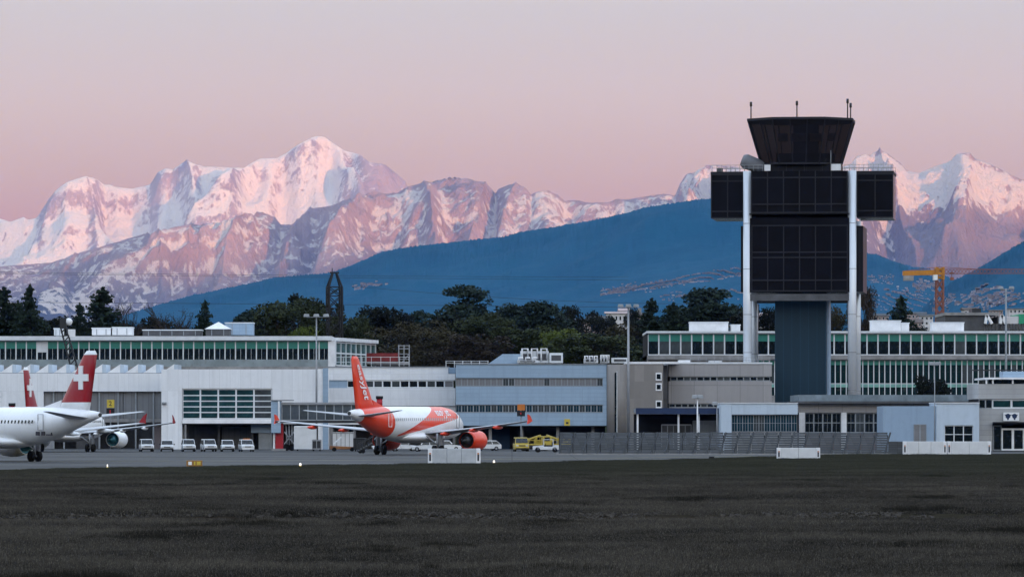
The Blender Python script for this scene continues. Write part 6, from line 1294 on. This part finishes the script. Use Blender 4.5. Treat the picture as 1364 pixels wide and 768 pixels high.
# ------------------------------------------------------------------ houses beyond the trees
M_HP = mat('pink_render', (0.40, 0.31, 0.30), 0.85, wear=0.2); M_HW = mat('white_render', (0.58, 0.56, 0.57), 0.85, wear=0.15); M_HR = mat('brown_tiles', (0.11, 0.085, 0.08), 0.85, wear=0.3); M_HG = mat('grey_tiles', (0.075, 0.08, 0.09), 0.85, wear=0.3)
def house(px0, px1, py0, py1, d, label, wall=None, roof=None, rh=.35, floors=2, cols=4, chim=False, group='houses beyond the tree belt'):
    wall = wall or M_HW; roof = roof or M_HR; x0 = X(px0, d); x1 = X(px1, d); zt = Z(py0, d); zb = Z(py1, d); w = x1 - x0; h = zt - zb; hw_ = h * (1 - rh); dp = max(6, w * .6)
    g_ = max(bank_z(x0, d), 0) - 1; dz = zb - g_
    o = empty('house', ((x0 + x1) / 2, d, g_), R(random.uniform(-4, 4)), label, 'house', group)
    MB().box(-w / 2, w / 2, 0, dp, 0, dz + hw_).build('wall', wall, o)
    if rh > .05: MB().prism([(-.5, dz + hw_ + .003), (dp + .5, dz + hw_ + .003), (dp / 2, dz + h)], 'x', -w / 2 - .5, w / 2 + .5).build('roof', roof, o)
    else: MB().box(-w / 2 - .3, w / 2 + .3, -.3, dp + .3, dz + hw_ + .003, dz + h).build('roof', roof, o)
    fm = None; fh = hw_ / floors
    for r_ in range(floors):
        for c_ in range(cols):
            ww = w / cols
            if fm is None:
                b = MB(); b.box(-ww * .26, ww * .26, -.06, .0 - .003, 0, fh * .52); b.mi = 1; b.box(-ww * .2, ww * .2, -.09, -.061, fh * .05, fh * .46); q = b.build('window', [M_FRAME, M_GDARK], o); fm = q.data
            else: q = bpy.data.objects.new('window', fm); COL.objects.link(q); q.parent = o
            q.location = (-w / 2 + ww * (c_ + .5), 0, dz + fh * r_ + fh * .25)
    if chim: MB().box(w * .2 - .5, w * .2 + .5, dp * .4, dp * .4 + .9, dz + hw_, dz + h + 1.2).build('chimney', M_SLAB, o)
    return o
H_ = house
H_(766, 787, 424, 442, 1160, 'pale pink house partly behind the round dark tree', M_HP, M_HG, .3, 2, 3); H_(783, 812, 420, 441, 1190, 'wide pale house with a dark roof in the middle of the far houses', M_HP, M_HG, .4, 2, 4); H_(808, 834, 414.5, 430, 1330, 'white house with dark windows on the slope left of the tall light pole', M_HW, M_HP, .18, 1, 5); H_(838, 858, 416, 432, 1300, 'pale house right of the tall light pole', M_HP, M_HR, .3, 2, 3, True)
H_(826, 838, 410, 420, 1500, 'small white gabled house highest on the slope by the light pole', M_HW, M_HP, .4, 1, 2); H_(1009, 1034, 416, 442, 1200, 'white house seen between left column and tower shaft', M_HW, M_HP, .25, 3, 3)
H_(1160, 1184, 417, 440, 1350, 'grey roofed block of flats left of the right-hand conifer', M_HP, M_HG, .15, 3, 5); H_(1212, 1228, 424, 441, 1300, 'pinkish house right of the right-hand conifer', M_HP, M_HR, .3, 2, 3); H_(1226, 1243, 418, 440, 1380, 'pale block of flats just left of the crane mast', M_HW, M_HG, .1, 3, 3); H_(1205, 1233, 415, 425, 1600, 'far low pink house row left of the crane', M_HP, M_HG, .3, 1, 6); H_(1284, 1300, 409, 420, 1700, 'far white house right of the crane mast', M_HW, M_HR, .3, 1, 3); H_(1318, 1336, 412, 424, 1600, 'far pale flats beside the tallest light pole', M_HP, M_HG, .1, 2, 4); H_(1344, 1366, 410, 424, 1550, 'far grey flats at the right edge', M_HW, M_HG, .1, 2, 4)
d = 1120; o = empty('depot_building', (X(1320, d), d, 0), 0, 'dark depot hall with white slanted struts and a green panel at the right edge', 'depot'); q = lambda px: X(px, d) - X(1320, d); zz = lambda py: Z(py, d)
MB().box(q(1259), q(1311), 0, 25, 0, zz(420)).build('dark_hall', M_SHADE, o); MB().box(q(1258), q(1330), -.5, 25, zz(419.9), zz(416)).build('roof', M_SLAB, o); MB().box(q(1297), q(1309), 4, 12, zz(415.9), zz(410)).build('roof_house', M_DSTEEL, o)
MB().box(q(1311.2), q(1400), .4, 25, 0, zz(431)).build('concrete_base', M_CONP, o); MB().box(q(1330.2), q(1357), .2, 20, zz(430.9), zz(421)).build('white_wall', M_HW, o); MB().box(q(1357.2), q(1400), 0, 20, zz(430.9), zz(418)).build('green_panel', mat('green_sign', (0.03, 0.30, 0.16), 0.5), o)
for (a0, a1) in ((1312, 1320), (1332, 1338)):
    b = MB(); b.bar((q(a0), -.6, zz(431)), (q(a0 + 2), -.6, zz(419.5)), 1.0, .6); b.bar((q(a0 + 2), -.6, zz(419.5)), (q(a1 + 1), -.6, zz(431)), 1.0, .6); b.build('slanted_strut', M_WPAINT, o)
b = MB(); [b.box(q(1313 + k * 4), q(1313 + k * 4) + .35, -.2, .38, zz(440), zz(431)) for k in range(20)]; b.build('pilasters', M_SHADE, o)

# far hillside settlements: too many and too small to count
def on_hill(name, px, py):
    P = SURF[name]; pyx = HZ - (P[:, :, 2] - CH) / P[:, :, 1] * F; c = int(round((px - (1100 if name == 'near_hills' else U0)) / (U1 - (1100 if name == 'near_hills' else U0)) * (P.shape[1] - 1)))
    if c < 0 or c >= P.shape[1]: return None
    col = pyx[:, c]; i = np.argmax(col < py)
    return P[i, c] if col[i] < py else None
rg = np.random.default_rng(77); b = MB(); mi_n = 0
def town(n, x0, x1, f, sy, size):
    for _ in range(n):
        px = rg.uniform(x0, x1); py = f(px) + rg.normal(0, sy); q = None
        for nm in ('near_hills', 'forest_hills'):
            if nm == 'near_hills' and px < 1240: continue
            q = on_hill(nm, px, py)
            if q is not None: break
        if q is None: continue
        w = rg.uniform(.6, 1.6) * size; h = rg.uniform(.5, 1.2) * size * .7; b.mi = int(rg.integers(0, 4)) ; x, y, z = q; b.box(x - w / 2, x + w / 2, y, y + w, z - 6, z + h)
        if rg.random() < .6: b.mi = 4; b.prism([(y - 1, z + h), (y + w + 1, z + h), (y + w / 2, z + h + w * .3)], 'x', x - w / 2 - 1, x + w / 2 + 1)
town(760, 800, 990, lambda p: 392 - (p - 800) * .145, 2.2, 5.2); town(140, 880, 990, lambda p: 398 - (p - 880) * .03, 3, 5); town(360, 1148, 1364, lambda p: 404, 6, 5); town(60, 1155, 1190, lambda p: 373, 3, 5); town(60, 1215, 1250, lambda p: 382, 4, 8); town(50, 1180, 1225, lambda p: 392, 5, 8); town(70, 1290, 1350, lambda p: 396, 6, 7.5); town(45, 470, 515, lambda p: 385 - (p - 470) * .1, 1.5, 8); town(60, 1000, 1110, lambda p: 395, 5, 8)
tag(b.build('hillside_town', [mat('town_render', (0.28, 0.27, 0.31), 0.9), mat('town_pink', (0.30, 0.26, 0.29), 0.9), mat('town_pale', (0.40, 0.37, 0.40), 0.9), mat('town_wall', (0.27, 0.25, 0.28), 0.9), M_HR], recalc=False), 'pale far villages strung along the lower slopes of the blue ridge', kind='stuff')
